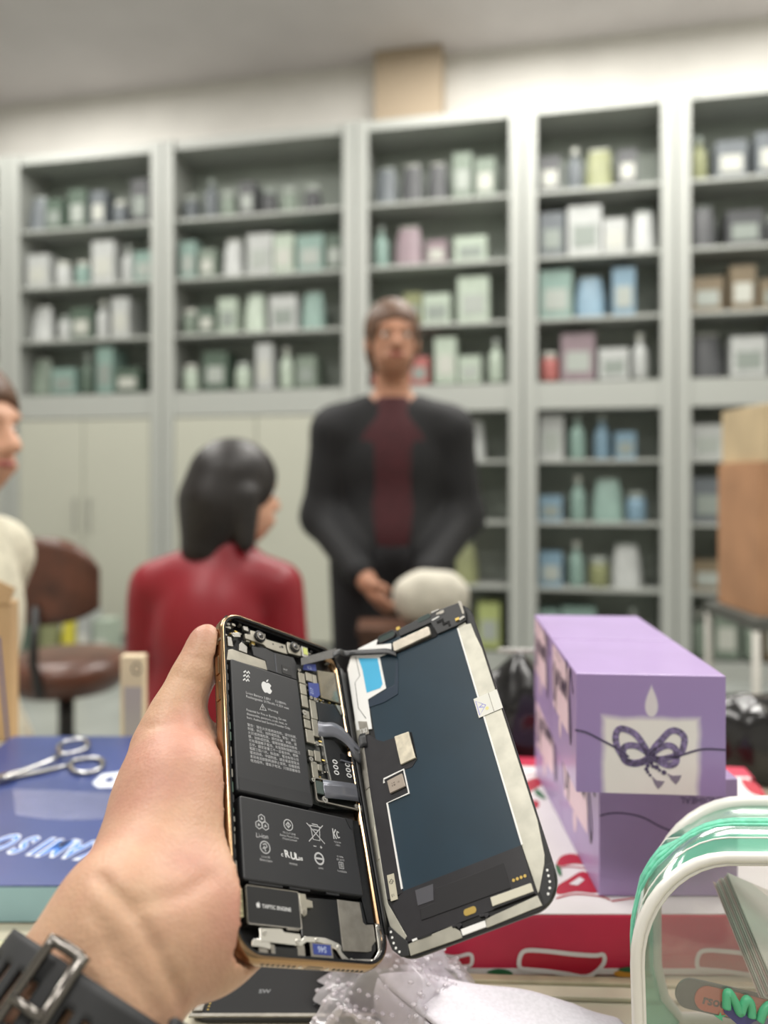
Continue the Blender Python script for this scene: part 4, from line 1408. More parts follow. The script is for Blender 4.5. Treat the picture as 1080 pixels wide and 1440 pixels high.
sm = D('speaker_plate', pl(rr(11.2, 2.9, 1.2, 5, 3.0, 67.3), .4, 1.9), pm('speaker_steel', (206, 198, 184), .35, .6, noise=.06, scale=260), bevel=.2)
D('speaker_base', pl([(-9.2, 63.6), (16.8, 62.8), (17.4, 64.6), (15.4, 71.6), (-9.0, 71.2)], -.05, .5), m_blackg)
D('sensor_bracket', pl([(5.2, 78.0), (8.4, 78.2), (9.2, 75.6), (16.4, 75.2), (17.0, 78.2), (33.6, 76.6), (35.8, 70), (34.6, 63.6), (28.8, 63.0), (17.6, 63.4), (15.6, 72.2), (-3.2, 72.6), (-4.0, 77.4)], -.1, 1.2), pm('bracket_black', (36, 37, 39), .45), bevel=.25)
D('bracket_step', pl([(19, 71), (23, 71.2), (23, 68), (26, 68), (26, 64.6), (24.8, 64.6), (24.8, 66.8), (21.8, 66.8), (21.8, 69.6), (19, 69.6)], 1.2, 1.5), m_blackg)
D('bracket_step', pl([(20, 76.4), (24.5, 76.4), (24.5, 74.4), (22, 74.4), (22, 75), (20, 75)], 1.2, 1.45), m_sild)
D('bracket_step', pl([(16.6, 73.4), (21, 73.8), (21, 73.1), (16.8, 72.7)], 1.2, 1.45), m_frame2)
D('top_hole', pl(rr(3.9, 1.6, 1.4, 5, 12.6, 77.0), 1.15, 1.3), pm('hole_green', (34, 54, 50), .35))
D('top_hole', pl(rr(4.9, 1.9, 1.6, 5, -11.2, 76.9), .3, .6), pm('hole_green', (34, 54, 50), .35))
D('hole_rim', MB(MM).ring([(0, .3), (0, .8), (.7, .8), (.7, .3)], lambda o: rr(4.9 + o, 1.9 + o, 1.6 + o, 5, -11.2, 76.9)), m_black)
D('gold_tip', MB(MM).box(-4.4, -2.2, 77.0, 79.0, .4, 1.4), m_gpad)
D('gold_tip', MB(MM).box(29.4, 31.6, 65.4, 67.0, 1.2, 2.0), m_gpad)
D('silver_tip', pl([(31.4, 66), (34.4, 66.6), (34.6, 65.2), (31.6, 64.6)], 1.2, 1.9), m_silb)
D('silver_tip', pl([(33.6, 77.4), (35.4, 76), (35.0, 68), (34.0, 68)], 1.0, 1.6), m_sild)
D('silver_tip', pl([(17.4, 78.4), (22, 78.2), (22, 77.4), (17.6, 77.4)], 1.2, 1.6), m_silb)
cw = D('connector_chip', pl([(-17.6, 17.2), (-9.8, 16.6), (-9.0, 2.2), (-17.2, 1.9)], .2, 1.3), pm('chip_cream', (216, 208, 188), .35, .25, noise=.08, scale=220), bevel=.2)
P('chip_edge', MB(MM).box(-9.3, -8.5, 3, 16, .2, 1.0), m_blackg, cw)
ic = D('driver_chip', pl([(-25.6, -3.2), (-17.4, -2.6), (-16.8, -9.2), (-25.2, -9.6)], .2, 1.4), pm('chip_taupe', (172, 160, 148), .35, .3), bevel=.2)
sq = MB(MM)
for i in range(5):
    for j in range(5):
        if (i * 3 + j * 5 + i * j) % 3:
            sq.box(-23.4 + .45 * i, -23.05 + .45 * i, -7.4 + .45 * j, -7.05 + .45 * j, 1.4, 1.44)
P('chip_print', sq.text('18', 1.3, -20.6, -6.4, 1.42), pm('chip_print', (96, 84, 76), .6), ic)
def d2b(p):
    q_ = (M_BODY.inverted() @ M_DISP) @ Vector((p[0] * MM, p[1] * MM, p[2] * MM))
    return (q_.x / MM, q_.y / MM, q_.z / MM)


hv, hf = [], []
for i, y in enumerate(range(66, -69, -6)):
    a_, b_ = (38.9, y + .4, .2), d2b((-38.4, y, -.5))
    mid = ((a_[0] + b_[0]) / 2, (a_[1] + b_[1]) / 2, (a_[2] + b_[2]) / 2 - 1.2)
    hv += [(36.9, y + .4, .35), a_, mid, b_]
    if i:
        hf += [(4 * i - 4 + k, 4 * i - 3 + k, 4 * i + 1 + k, 4 * i + k) for k in range(3)]
MB(MM).add(hv, hf).obj('hinge_flex', m_black, phone, smooth=True, solid=.0003)
# cable from the screen top across the hinge, and the lower cable
path = [(33.0, 73.5, 1.2), (37.6, 76.6, 2.0), d2b((-36, 76.8, 2.4)), d2b((-30, 74.2, 2.6)), d2b((-20, 69.8, 2.4)), d2b((-12, 66.4, 2.0)), d2b((-7.5, 62.8, 1.2))]
flexfn(path, (.6, 3.8)).obj('screen_cable', m_flex, phone, smooth=True, solid=.0003)
path = [(34.6, 18.4, .4), (39.6, 14.6, 1.4), d2b((-36.4, 22.0, 1.6)), d2b((-33.0, 22.4, 1.0))]
flexfn(path, (.6, 7.4)).obj('screen_cable', m_flex, phone, smooth=True, solid=.0003)
for (pts, mt) in (([(-36.0, 34.4), (-31.2, 32.2), (-31.0, 25), (-35.8, 25.6)], m_sild), ([(-37.8, 18), (-35.0, 18.8), (-35.4, -2), (-37.8, -3)], m_sild), ([(-37.9, -22), (-36.2, -21), (-36.2, -36), (-37.8, -37)], m_sil)):
    D('hinge_tab', pl(pts, .15, .6), mt, bevel=.1)
tabp = MB(MM)
tabp.ribbon([(-35.4, 29), (-33.9, 29), (-33.9, 26.6), (-35.4, 26.6)], .3, .6, .66, True).ribbon([(-33.2, 28.6), (-32, 28.8), (-32.1, 26.6), (-33.2, 26.8)], .3, .6, .66, True)
D('tab_mark', tabp, m_frame2)
# ------------------------------------------------------------------ the hand that holds the phone (left hand, palm towards the viewer)
def skin_material():
    m = bpy.data.materials.new('hand_skin')
    m.use_nodes = True
    nt = m.node_tree
    b = nt.nodes['Principled BSDF']
    tc = nt.nodes.new('ShaderNodeTexCoord')
    n1 = nt.nodes.new('ShaderNodeTexNoise')
    n1.inputs['Scale'].default_value = 26
    n1.inputs['Detail'].default_value = 3
    nt.links.new(tc.outputs['Object'], n1.inputs['Vector'])
    r1 = nt.nodes.new('ShaderNodeValToRGB')
    r1.color_ramp.elements[0].position = .36
    r1.color_ramp.elements[0].color = lin((205, 166, 137))
    r1.color_ramp.elements[1].position = .66
    r1.color_ramp.elements[1].color = lin((195, 144, 124))
    nt.links.new(n1.outputs['Fac'], r1.inputs['Fac'])
    n2 = nt.nodes.new('ShaderNodeTexNoise')
    n2.inputs['Scale'].default_value = 260
    n2.inputs['Detail'].default_value = 3
    nt.links.new(tc.outputs['Object'], n2.inputs['Vector'])
    mx = nt.nodes.new('ShaderNodeMixRGB')
    mx.blend_type = 'MULTIPLY'
    mx.inputs['Fac'].default_value = .16
    nt.links.new(r1.outputs['Color'], mx.inputs['Color1'])
    nt.links.new(n2.outputs['Fac'], mx.inputs['Color2'])
    nt.links.new(mx.outputs['Color'], b.inputs['Base Color'])
    b.inputs['Roughness'].default_value = .48
    b.inputs['Specular IOR Level'].default_value = .4
    b.inputs['Subsurface Weight'].default_value = .2
    b.inputs['Subsurface Radius'].default_value = (1, .35, .2)
    b.inputs['Subsurface Scale'].default_value = .004
    v = nt.nodes.new('ShaderNodeTexVoronoi')
    v.inputs['Scale'].default_value = 700
    nt.links.new(tc.outputs['Object'], v.inputs['Vector'])
    ad = nt.nodes.new('ShaderNodeMath')
    ad.operation = 'ADD'
    nt.links.new(v.outputs['Distance'], ad.inputs[0])
    nt.links.new(n2.outputs['Fac'], ad.inputs[1])
    bp = nt.nodes.new('ShaderNodeBump')
    bp.inputs['Strength'].default_value = .22
    bp.inputs['Distance'].default_value = .0006
    nt.links.new(ad.outputs[0], bp.inputs['Height'])
    nt.links.new(bp.outputs['Normal'], b.inputs['Normal'])
    return m


m_hand = skin_material()


def bl(x, y, z):
    """body-local millimetres -> world"""
    return tuple(M_BODY @ Vector((x * MM, y * MM, z * MM)))


f = Field((-.205, .155, EYE - .315), (.02, .415, EYE - .045), .0015, .009)
# thumb along the left edge of the phone
f.chain([at(291, 900, .375), at(287, 922, .372), at(268, 958, .364), at(248, 1004, .354), at(238, 1052, .345)], [.0076, .0084, .0086, .0104, .0150])
# ball of the thumb and palm
f.chain([at(238, 1052, .345), at(244, 1120, .328), at(232, 1215, .305), at(184, 1296, .276)], [.0150, .0235, .0260, .0235])
f.ell(at(262, 1150, .325), (.016, .02, .026), .02)
f.chain([at(190, 1300, .275), at(285, 1300, .287), at(322, 1292, .302)], [.022, .0212, .0205], .014)
# forearm, flattened
A0, A1 = Vector(at(186, 1308, .273)), Vector(at(28, 1560, .240))
AX = (A1 - A0).normalized()
AW = Vector((.76, .30, .34))
AW = (AW - AX * AW.dot(AX)).normalized()
AN = AX.cross(AW).normalized()
if AN.y > 0:
    AN = -AN
for o in (-.010, 0, .011):
    f.cone(A0 + AW * o, A1 + AW * o * 1.15, .0200, .0205, .008)
# back of the palm under the phone and the four fingers wrapped behind it
K = [bl(-39, 16, -30), bl(-37, -4, -31), bl(-35, -24, -31), bl(-33, -43, -29)]
for i, k_ in enumerate(K):
    f.cone(at(215, 1270, .292), k_, .019, .0125, .014)
for i, (k_, ln) in enumerate(zip(K, (60, 66, 60, 50))):
    y0 = (16, -4, -24, -43)[i]
    x0 = (-39, -37, -35, -33)[i]
    f.chain([k_, bl(x0 + ln * .5, y0 + 7, -19.5), bl(x0 + ln * .85, y0 + 10, -16.6), bl(x0 + ln * 1.12, y0 + 11, -16)], [.0105, .0092, .0082, .0074], .004)
# keep clear of the phone
X, Y, Z = np.ix_(*f.ax)
Rn = np.array(R_BODY)
tx_, ty_, tz_ = X - T_BODY[0], Y - T_BODY[1], Z - T_BODY[2]
lx_ = (tx_ * Rn[0, 0] + ty_ * Rn[1, 0] + tz_ * Rn[2, 0]).astype(np.float32)
ly_ = (tx_ * Rn[0, 1] + ty_ * Rn[1, 1] + tz_ * Rn[2, 1]).astype(np.float32)
lz_ = (tx_ * Rn[0, 2] + ty_ * Rn[1, 2] + tz_ * Rn[2, 2]).astype(np.float32)
qx, qy, qz = np.abs(lx_) - .0365, np.abs(ly_) - .0765, np.abs(lz_ - .006) - .0115
dbox = np.sqrt(np.maximum(qx, 0) ** 2 + np.maximum(qy, 0) ** 2 + np.maximum(qz, 0) ** 2) + np.minimum(np.maximum(np.maximum(qx, qy), qz), 0) - .003
f.D = np.maximum(f.D, -dbox)
del lx_, ly_, lz_, qx, qy, qz, dbox, tx_, ty_, tz_


def crease(pix, depth, w):
    pts = []
    for u, v, _ in spline([(a, b, 0) for a, b in pix], 10):
        d = Vector(((u - CU) / F, 1, -(v - CV) / F))
        h = f.hit((0, 0, EYE), d, .15, .42)
        if h:
            pts.append(h)
    if len(pts) > 1:
        f.groove(pts, depth, w)


crease([(138, 1232), (160, 1254), (186, 1282), (205, 1310), (224, 1345), (245, 1385), (258, 1412)], .0024, .0017)
crease([(182, 1275), (222, 1266), (258, 1258), (292, 1236)], .0009, .003)
crease([(128, 1282), (150, 1312), (160, 1325)], .0007, .0018)
crease([(150, 1330), (185, 1375), (215, 1420)], .0008, .0024)
crease([(196, 1020), (230, 1024), (262, 1028), (290, 1024)], .0005, .002)
crease([(244, 950), (262, 955), (286, 962)], .0004, .0018)
crease([(272, 922), (290, 930), (306, 926)], .0004, .0015)
hand = f.obj('hand', m_hand, None, 4)
tag(hand, 'left hand and bare forearm of a person, thumb up, holding the opened phone', 'person')
# thumb nail, seen from the side at the tip
nl = MB()
tipc = Vector(at(288, 908, .3725))
ax = (Vector(at(291, 886, .376)) - Vector(at(268, 958, .364))).normalized()
side = Vector((-.86, .22, .40))
side = (side - ax * side.dot(ax)).normalized()
cr = ax.cross(side)
nl.grid(lambda u, v: tuple(tipc + ax * ((v - .5) * .0115) + (side * math.cos((u - .5) * 1.8) + cr * math.sin((u - .5) * 1.8)) * (.0081 - .0012 * max(0, 2 * v - 1) ** 2)), 10, 10)
nl.obj('thumb_nail', pm('nail', (224, 176, 160), .28, coat=.3), hand, smooth=True, solid=.0004)

# ------------------------------------------------------------------ wristwatch strap with buckle on the inside of the wrist
WC = A0 + AX * .0325
m_rub = pm('strap_rubber', (38, 39, 41), .62, noise=.04, scale=200)
watch = empty('wristwatch', tuple(WC), 'black rubber watch strap with a metal buckle around the wrist, bottom left', 'watch')
SW_, SN_ = .0345, .0252
SWID = .0285


def skin_r(th, a):
    d = AW * math.sin(th) + AN * math.cos(th)
    t = .012
    while t < .05 and f.sample(WC + AX * a + d * t) < 0:
        t += .0005
    return t


TH_N = 96
RAD = [max(skin_r(2 * math.pi * i / TH_N, a) for a in (-.0145, -.007, 0, .007, .0145)) for i in range(TH_N)]
for _ in range(3):
    RAD = [max(RAD[i], (RAD[i - 1] + 2 * RAD[i] + RAD[(i + 1) % TH_N]) / 4) for i in range(TH_N)]
for _ in range(6):
    RAD = [(RAD[i - 1] + 2 * RAD[i] + RAD[(i + 1) % TH_N]) / 4 for i in range(TH_N)]


def strap_pt(th, a, r=0.0):
    """th: angle round the wrist (0 faces the viewer), a: along the arm, r: lift"""
    x = (th / (2 * math.pi) * TH_N) % TH_N
    i = int(x)
    R_ = RAD[i % TH_N] * (1 - x + i) + RAD[(i + 1) % TH_N] * (x - i) + .0006 + r
    return AW * (R_ * math.sin(th)) + AN * (R_ * math.cos(th)) + AX * a


slots = []
NU, NV = 168, 14


def is_slot(i, j):
    th = (i / NU) * 2 * math.pi - math.pi
    for s0_ in SLOTS:
        if abs(th - s0_) < .062 and 4 <= j <= 9:
            return True
    return False


SLOTS = [-1.05, -.83, -.61, -.39, .24, .46, .68]
tp_ = MB().grid(lambda u, v: tuple(strap_pt(u * 2 * math.pi - math.pi, (v - .5) * SWID, .0004 - .0004 * abs(2 * v - 1) ** 3)), NU, NV, skip=is_slot)
tp_.obj('strap', m_rub, watch, smooth=True, solid=.0026)
# overlapping strap end with a rounded tip, lying on top
SEG = 60
T0, T1 = .02, 1.6


def over(u, v):
    th = T0 + (T1 - T0) * u
    wid = SWID * (.96 - .0 * u)
    return tuple(strap_pt(th, (v - .5) * wid, .0031))


def oslot(i, j):
    th = T0 + (T1 - T0) * (i + .5) / SEG
    return any(abs(th - s0_) < .058 and 4 <= j <= 8 for s0_ in (.24, .46, .68, .90))


MB().grid(over, SEG, 13, skip=oslot).obj('strap_tail', m_rub, watch, smooth=True, solid=.0024)
# keeper loop
MB().grid(lambda u, v: tuple(strap_pt(1.08 + .17 * u, (v - .5) * (SWID + .005), .0072 - .0022 * abs(2 * v - 1) ** 6)), 6, 16).obj('keeper_loop', m_rub, watch, smooth=True, solid=.003)
# buckle: rounded frame lying over the strap, with a prong
bk_ = []
for p in [(-.17, -1), (-.20, -.9), (-.20, .9), (-.17, 1), (.17, 1), (.20, .9), (.20, -.9), (.17, -1)]:
    bk_.append(tuple(strap_pt(-.14 + p[0] * 1.05, p[1] * (SWID / 2 + .0032), .0062)))
m_buck = pm('buckle_steel', (120, 116, 112), .22, 1)
MB().tube(spline(bk_, 4, True), .0018, 8, True).obj('buckle', m_buck, watch, smooth=True)
MB().tube([tuple(strap_pt(.04, -SWID / 2 - .0032, .0062)), tuple(strap_pt(.04, SWID / 2 + .0032, .0062))], .0021, 8).obj('buckle_bar', m_buck, watch, smooth=True)
MB().tube([tuple(strap_pt(-.34, .0, .0072)), tuple(strap_pt(-.16, .0, .0082)), tuple(strap_pt(.08, .0, .0086))], .0016, 8).obj('prong', m_buck, watch, smooth=True)
# ------------------------------------------------------------------ counter with what lies on it
D_TAB = 0.2955                   # counter top below the eye
Z_TAB = EYE - D_TAB
m_counter = pm('counter_cream', (190, 184, 164), .35, noise=.04, scale=14)
cnt = empty('shop_counter', (0.0, .60, 0), 'cream topped shop counter under the boxes and the hand', 'counter')
MB().box(-1.1, 1.2, -.42, .30, Z_TAB - .03, Z_TAB).obj('counter_top', m_counter, cnt, bevel=.002)
MB().box(-1.06, 1.16, -.36, .26, 0, Z_TAB - .03).obj('base_cabinet', pm('counter_base', (170, 166, 156), .5), cnt)
m_edge = pm('edge_strip', (186, 178, 150), .35, noise=.10, scale=40)
# raised strip along the counter, in front of the red carton
e0, e1 = Vector(onz(590, 1377, D_TAB)), Vector(onz(900, 1386, D_TAB))
dx_ = (e1 - e0).normalized()
nrm_ = Vector((dx_.y, -dx_.x, 0))
Lw = 1.0
q0, q1 = e0 - dx_ * .01, e1 + dx_ * .35
ed = MB()
for a, b, z0, z1 in ((0.0, .006, -.001, .0045), (.0062, .016, -.001, .0028)):
    p = [q0 + nrm_ * a, q1 + nrm_ * a, q1 + nrm_ * b, q0 + nrm_ * b]
    ed = MB()
    ed.prism([(v.x, v.y) for v in p], Z_TAB + .0002, Z_TAB + z1)
    ed.obj('edge_strip', m_edge if a == 0 else pm('edge_strip2', (204, 198, 176), .3, noise=.05, scale=30), cnt, world=True, bevel=.0006)

# ---- red and white fruit carton
D_C = .258
Z_C = EYE - D_C
car = empty('fruit_carton', (.12, .57, Z_TAB + .0), 'flat red and white fruit carton lying under the purple gift boxes', 'carton')
m_cwhite = pm('carton_white', (226, 222, 222), .45, noise=.02, scale=20)
m_cred = pm('carton_red', (196, 40, 74), .40, noise=.05, scale=18, coat=.1)
m_cred2 = pm('carton_deep_red', (178, 26, 52), .40)
m_cgreen = pm('carton_green', (52, 110, 72), .45)
CF = (Vector(onz(600, 1289, D_C)), Vector(onz(1180, 1287, D_C)))       # front top edge
CF[0].y = CF[1].y = .4605
cx0, cx1 = -.035, .285
BL_, BR_ = (cx0 + .045, .742), (.328, .699)
foot = [(cx0, .4605), (cx1, .4605), BR_, BL_]
zb = Z_TAB + .0006


def wob(name, mb, mat, parent=None, **k):
    return mb.obj(name, mat, parent or car, world=True, **k)


wob('carton_body', MB().prism(foot, zb, Z_C - .0006), m_cred, bevel=.0012)
wob('lid', MB().prism([(cx0 + .001, .4612), (cx1 - .001, .4612), (BR_[0] - .001, BR_[1] - .001), (BL_[0] + .001, BL_[1] - .001)], Z_C - .0006, Z_C), m_cwhite)


def zpoly(name, pix, mat, lift=.0001, parent=None, drop=D_C, th=.00012, smooth_n=0, closed=True):
    pts = [onz(u, v, drop)[:2] for u, v in pix]
    if smooth_n:
        pts = [p[:2] for p in spline([(a, b, 0) for a, b in pts], smooth_n, True)]
    return wob(name, MB().prism(pts, EYE - drop + lift, EYE - drop + lift + th), mat, parent)


def zline(name, pix, w, mat, lift=.0003, parent=None, drop=D_C):
    pts = [onz(u, v, drop)[:2] for u, v in pix]
    pts = [p[:2] for p in spline([(a, b, 0) for a, b in pts], 6)]
    return wob(name, MB().ribbon(pts, w, EYE - drop + lift, EYE - drop + lift + .0001), mat, parent)


bw = .024
wob('red_band', MB().prism([(BL_[0], BL_[1] - .001), (BR_[0] - .001, BR_[1] - .001), (BR_[0] - .005, BR_[1] - bw), (BL_[0], BL_[1] - bw)], Z_C + .0001, Z_C + .0002), m_cred)
wob('red_band', MB().prism([(BR_[0] - .001, BR_[1] - .002), (BR_[0] - .004, BR_[1] - bw), (cx1 - .02, .47), (cx1 - .001, .47)], Z_C + .0001, Z_C + .0002), m_cred)
for pix in ([(740, 1099), (755, 1094), (764, 1098), (760, 1105), (748, 1112), (744, 1116), (738, 1112)], [(742, 1128), (756, 1126), (758, 1134), (750, 1138), (744, 1136)],
            [(783, 1214), (790, 1204), (806, 1201), (822, 1208), (826, 1216), (806, 1215), (788, 1218)],
            [(784, 1246), (800, 1236), (818, 1226), (832, 1232), (842, 1250), (836, 1256), (810, 1254), (788, 1258), (781, 1254)],
            [(1042, 1096), (1056, 1098), (1068, 1106), (1076, 1118), (1060, 1117), (1048, 1108)]):
    zpoly('red_letter', pix, m_cred2, smooth_n=4)
for pix in ([(782, 1222), (800, 1219), (824, 1222)], [(782, 1264), (808, 1258), (842, 1261), (858, 1266)], [(738, 1090), (756, 1088), (764, 1090)], [(860, 1268), (890, 1264), (900, 1266)]):
    zline('red_outline', pix, .0012, m_cred2)
zpoly('white_stroke', [(800, 1244), (815, 1234), (822, 1238), (812, 1246)], m_cwhite, .0003)
for pix in ([(752, 1110), (760, 1113), (768, 1124), (760, 1122), (753, 1117)], [(781, 1216), (788, 1221), (790, 1232), (786, 1231), (782, 1224)]):
    zpoly('green_leaf', pix, m_cgreen, .0003, smooth_n=3)
# print on the front face (upright plane at the front edge)
FY = .4605


def fpoly(name, pix, mat, lift=.0001, n=0, ring=None):
    pts = [((u - CU) / F * FY, EYE - (v - CV) / F * FY) for u, v in pix]
    if n:
        pts = [p[:2] for p in spline([(a, b, 0) for a, b in pts], n, True)]
    T = Matrix.Translation((0, FY - lift, 0)) @ Matrix.Rotation(math.pi / 2, 4, 'X')
    if ring:
        return wob(name, MB().ribbon(pts, ring, 0, .0001, True, T), mat)
    return wob(name, MB().prism(pts, 0, .0001, T), mat)


fpoly('white_band', [(456, 1361), (1194, 1362), (1194, 1370), (456, 1370)], m_cwhite)
pet = [(731, 1360), (731, 1345), (740, 1336), (770, 1337), (805, 1341), (836, 1343), (848, 1342), (849, 1353), (838, 1366), (822, 1373), (796, 1369), (768, 1365), (745, 1363)]
fpoly('petal', pet, m_cred2, .0003, 5)
fpoly('petal_outline', pet, m_cwhite, .0005, 5, .0026)
pet2 = [(590, 1346), (612, 1342), (640, 1345), (660, 1341), (664, 1349), (658, 1358), (630, 1356), (600, 1352)]
fpoly('petal', pet2, m_cred2, .0003, 5)
fpoly('petal_outline', pet2, m_cwhite, .0005, 5, .0022)
pet3 = [(p[0] + 250, p[1]) for p in pet]
fpoly('petal', pet3, m_cred2, .0003, 5)
fpoly('petal_outline', pet3, m_cwhite, .0005, 5, .0026)
fpoly('fruit_print', [(864, 1366), (884, 1361), (905, 1363), (915, 1370), (890, 1373), (868, 1372)], pm('fruit_yellow', (222, 160, 60), .45), .0007, 4)
fpoly('green_leaf', [(868, 1362), (886, 1358), (896, 1362), (884, 1366)], m_cgreen, .0009, 3)
fpoly('green_leaf', [(684, 1366), (700, 1361), (716, 1364), (720, 1369), (700, 1369)], m_cgreen, .0009, 3)

# ---- purple gift boxes
m_pur = pm('lilac_card', (164, 140, 187), .38, noise=.03, scale=14, coat=.15)
m_rope = pm('print_rope', (116, 100, 138), .5, noise=.30, scale=420)
m_rope_d = pm('print_rope_dark', (84, 70, 104), .5)
m_script = pm('print_script', (58, 44, 70), .5)
m_pinkp = pm('print_pink', (224, 196, 206), .45, noise=.03, scale=30)


def candle_mat():
    """printed pale candle with soft edges on the lilac card"""
    m = bpy.data.materials.new('candle_print')
    m.use_nodes = True
    nt = m.node_tree
    b = nt.nodes['Principled BSDF']
    b.inputs['Roughness'].default_value = .38
    b.inputs['Coat Weight'].default_value = .15
    tc = nt.nodes.new('ShaderNodeTexCoord')
    sp_ = nt.nodes.new('ShaderNodeSeparateXYZ')
    nz = nt.nodes.new('ShaderNodeTexNoise')
    nz.inputs['Scale'].default_value = 45
    nz.inputs['Detail'].default_value = 2
    nt.links.new(tc.outputs['Object'], nz.inputs['Vector'])
    nt.links.new(tc.outputs['Object'], sp_.inputs[0])

    def mth(op, a, b_=None, c_=None):
        n = nt.nodes.new('ShaderNodeMath')
        n.operation = op
        for i, x in enumerate((a, b_, c_)):
            if x is None:
                continue
            if isinstance(x, (int, float)):
                n.inputs[i].default_value = x
            else:
                nt.links.new(x, n.inputs[i])
        return n.outputs[0]
    x = mth('ABSOLUTE', mth('SUBTRACT', sp_.outputs['X'], .0))
    dx = mth('SUBTRACT', x, .0265)
    dz = mth('SUBTRACT', mth('ABSOLUTE', mth('SUBTRACT', sp_.outputs['Z'], .0195)), .0250)
    dm = mth('MAXIMUM', dx, dz)
    dm = mth('ADD', dm, mth('MULTIPLY', mth('SUBTRACT', nz.outputs['Fac'], .5), .0045))
    mr = nt.nodes.new('ShaderNodeMapRange')
    mr.inputs['From Min'].default_value = -.0012
    mr.inputs['From Max'].default_value = .0030
    mr.inputs['To Min'].default_value = 1
    mr.inputs['To Max'].default_value = 0
    nt.links.new(dm, mr.inputs['Value'])
    # flame: narrow tear above the candle
    fz = mth('SUBTRACT', sp_.outputs['Z'], .0555)
    ft = mth('DIVIDE', mth('SUBTRACT', .0098, fz), .0196)
    fw_ = mth('MULTIPLY', mth('POWER', mth('MAXIMUM', mth('MULTIPLY', mth('MULTIPLY', ft, ft), mth('SUBTRACT', 1.0, ft)), 0.00001), .6), .0125)
    fd = mth('SUBTRACT', mth('ABSOLUTE', mth('SUBTRACT', sp_.outputs['X'], .0005)), fw_)
    fd = mth('MAXIMUM', fd, mth('SUBTRACT', mth('ABSOLUTE', fz), .0098))
    mf = nt.nodes.new('ShaderNodeMapRange')
    mf.inputs['From Min'].default_value = -.0010
    mf.inputs['From Max'].default_value = .0004
    mf.inputs['To Min'].default_value = .8
    mf.inputs['To Max'].default_value = 0
    nt.links.new(fd, mf.inputs['Value'])
    fac = mth('MAXIMUM', mr.outputs[0], mf.outputs[0])
    mx = nt.nodes.new('ShaderNodeMixRGB')
    mx.inputs['Color1'].default_value = lin((160, 134, 188))
    mx.inputs['Color2'].default_value = lin((236, 226, 226))
    nt.links.new(fac, mx.inputs['Fac'])
    nt.links.new(mx.outputs[0], b.inputs['Base Color'])
    return m


m_candle = candle_mat()


def tear(cx, cz, w, h, n=10):
    return [(cx + w * math.sin(2 * math.pi * i / (2 * n)) * (1 - .35 * math.cos(2 * math.pi * i / (2 * n))), cz - h * math.cos(2 * math.pi * i / (2 * n))) for i in range(2 * n)]


def script(L):
    """looping pen strokes of the upside-down script on the side, along the length L"""
    s = []
    raw = [(0, .2), (.03, .6), (.10, .75), (.13, .5), (.09, .2), (.12, .1), (.17, .5), (.18, .9), (.20, .45), (.23, .15), (.26, .4), (.29, .12), (.32, .3), (.36, .42), (.37, .2), (.41, .12), (.45, .38),
           (.47, .15), (.51, .4), (.54, .14), (.57, .38), (.60, .12), (.64, .38), (.66, .12), (.69, .4), (.71, .05), (.73, -.15), (.69, -.22), (.70, -.1), (.78, .35), (.84, .75), (.88, .95), (.91, .7), (.86, .3), (.82, .05), (.88, -.2), (.95, .05), (1.0, .1)]
    return spline([(a * L, b * .040, 0) for a, b in raw], 5)


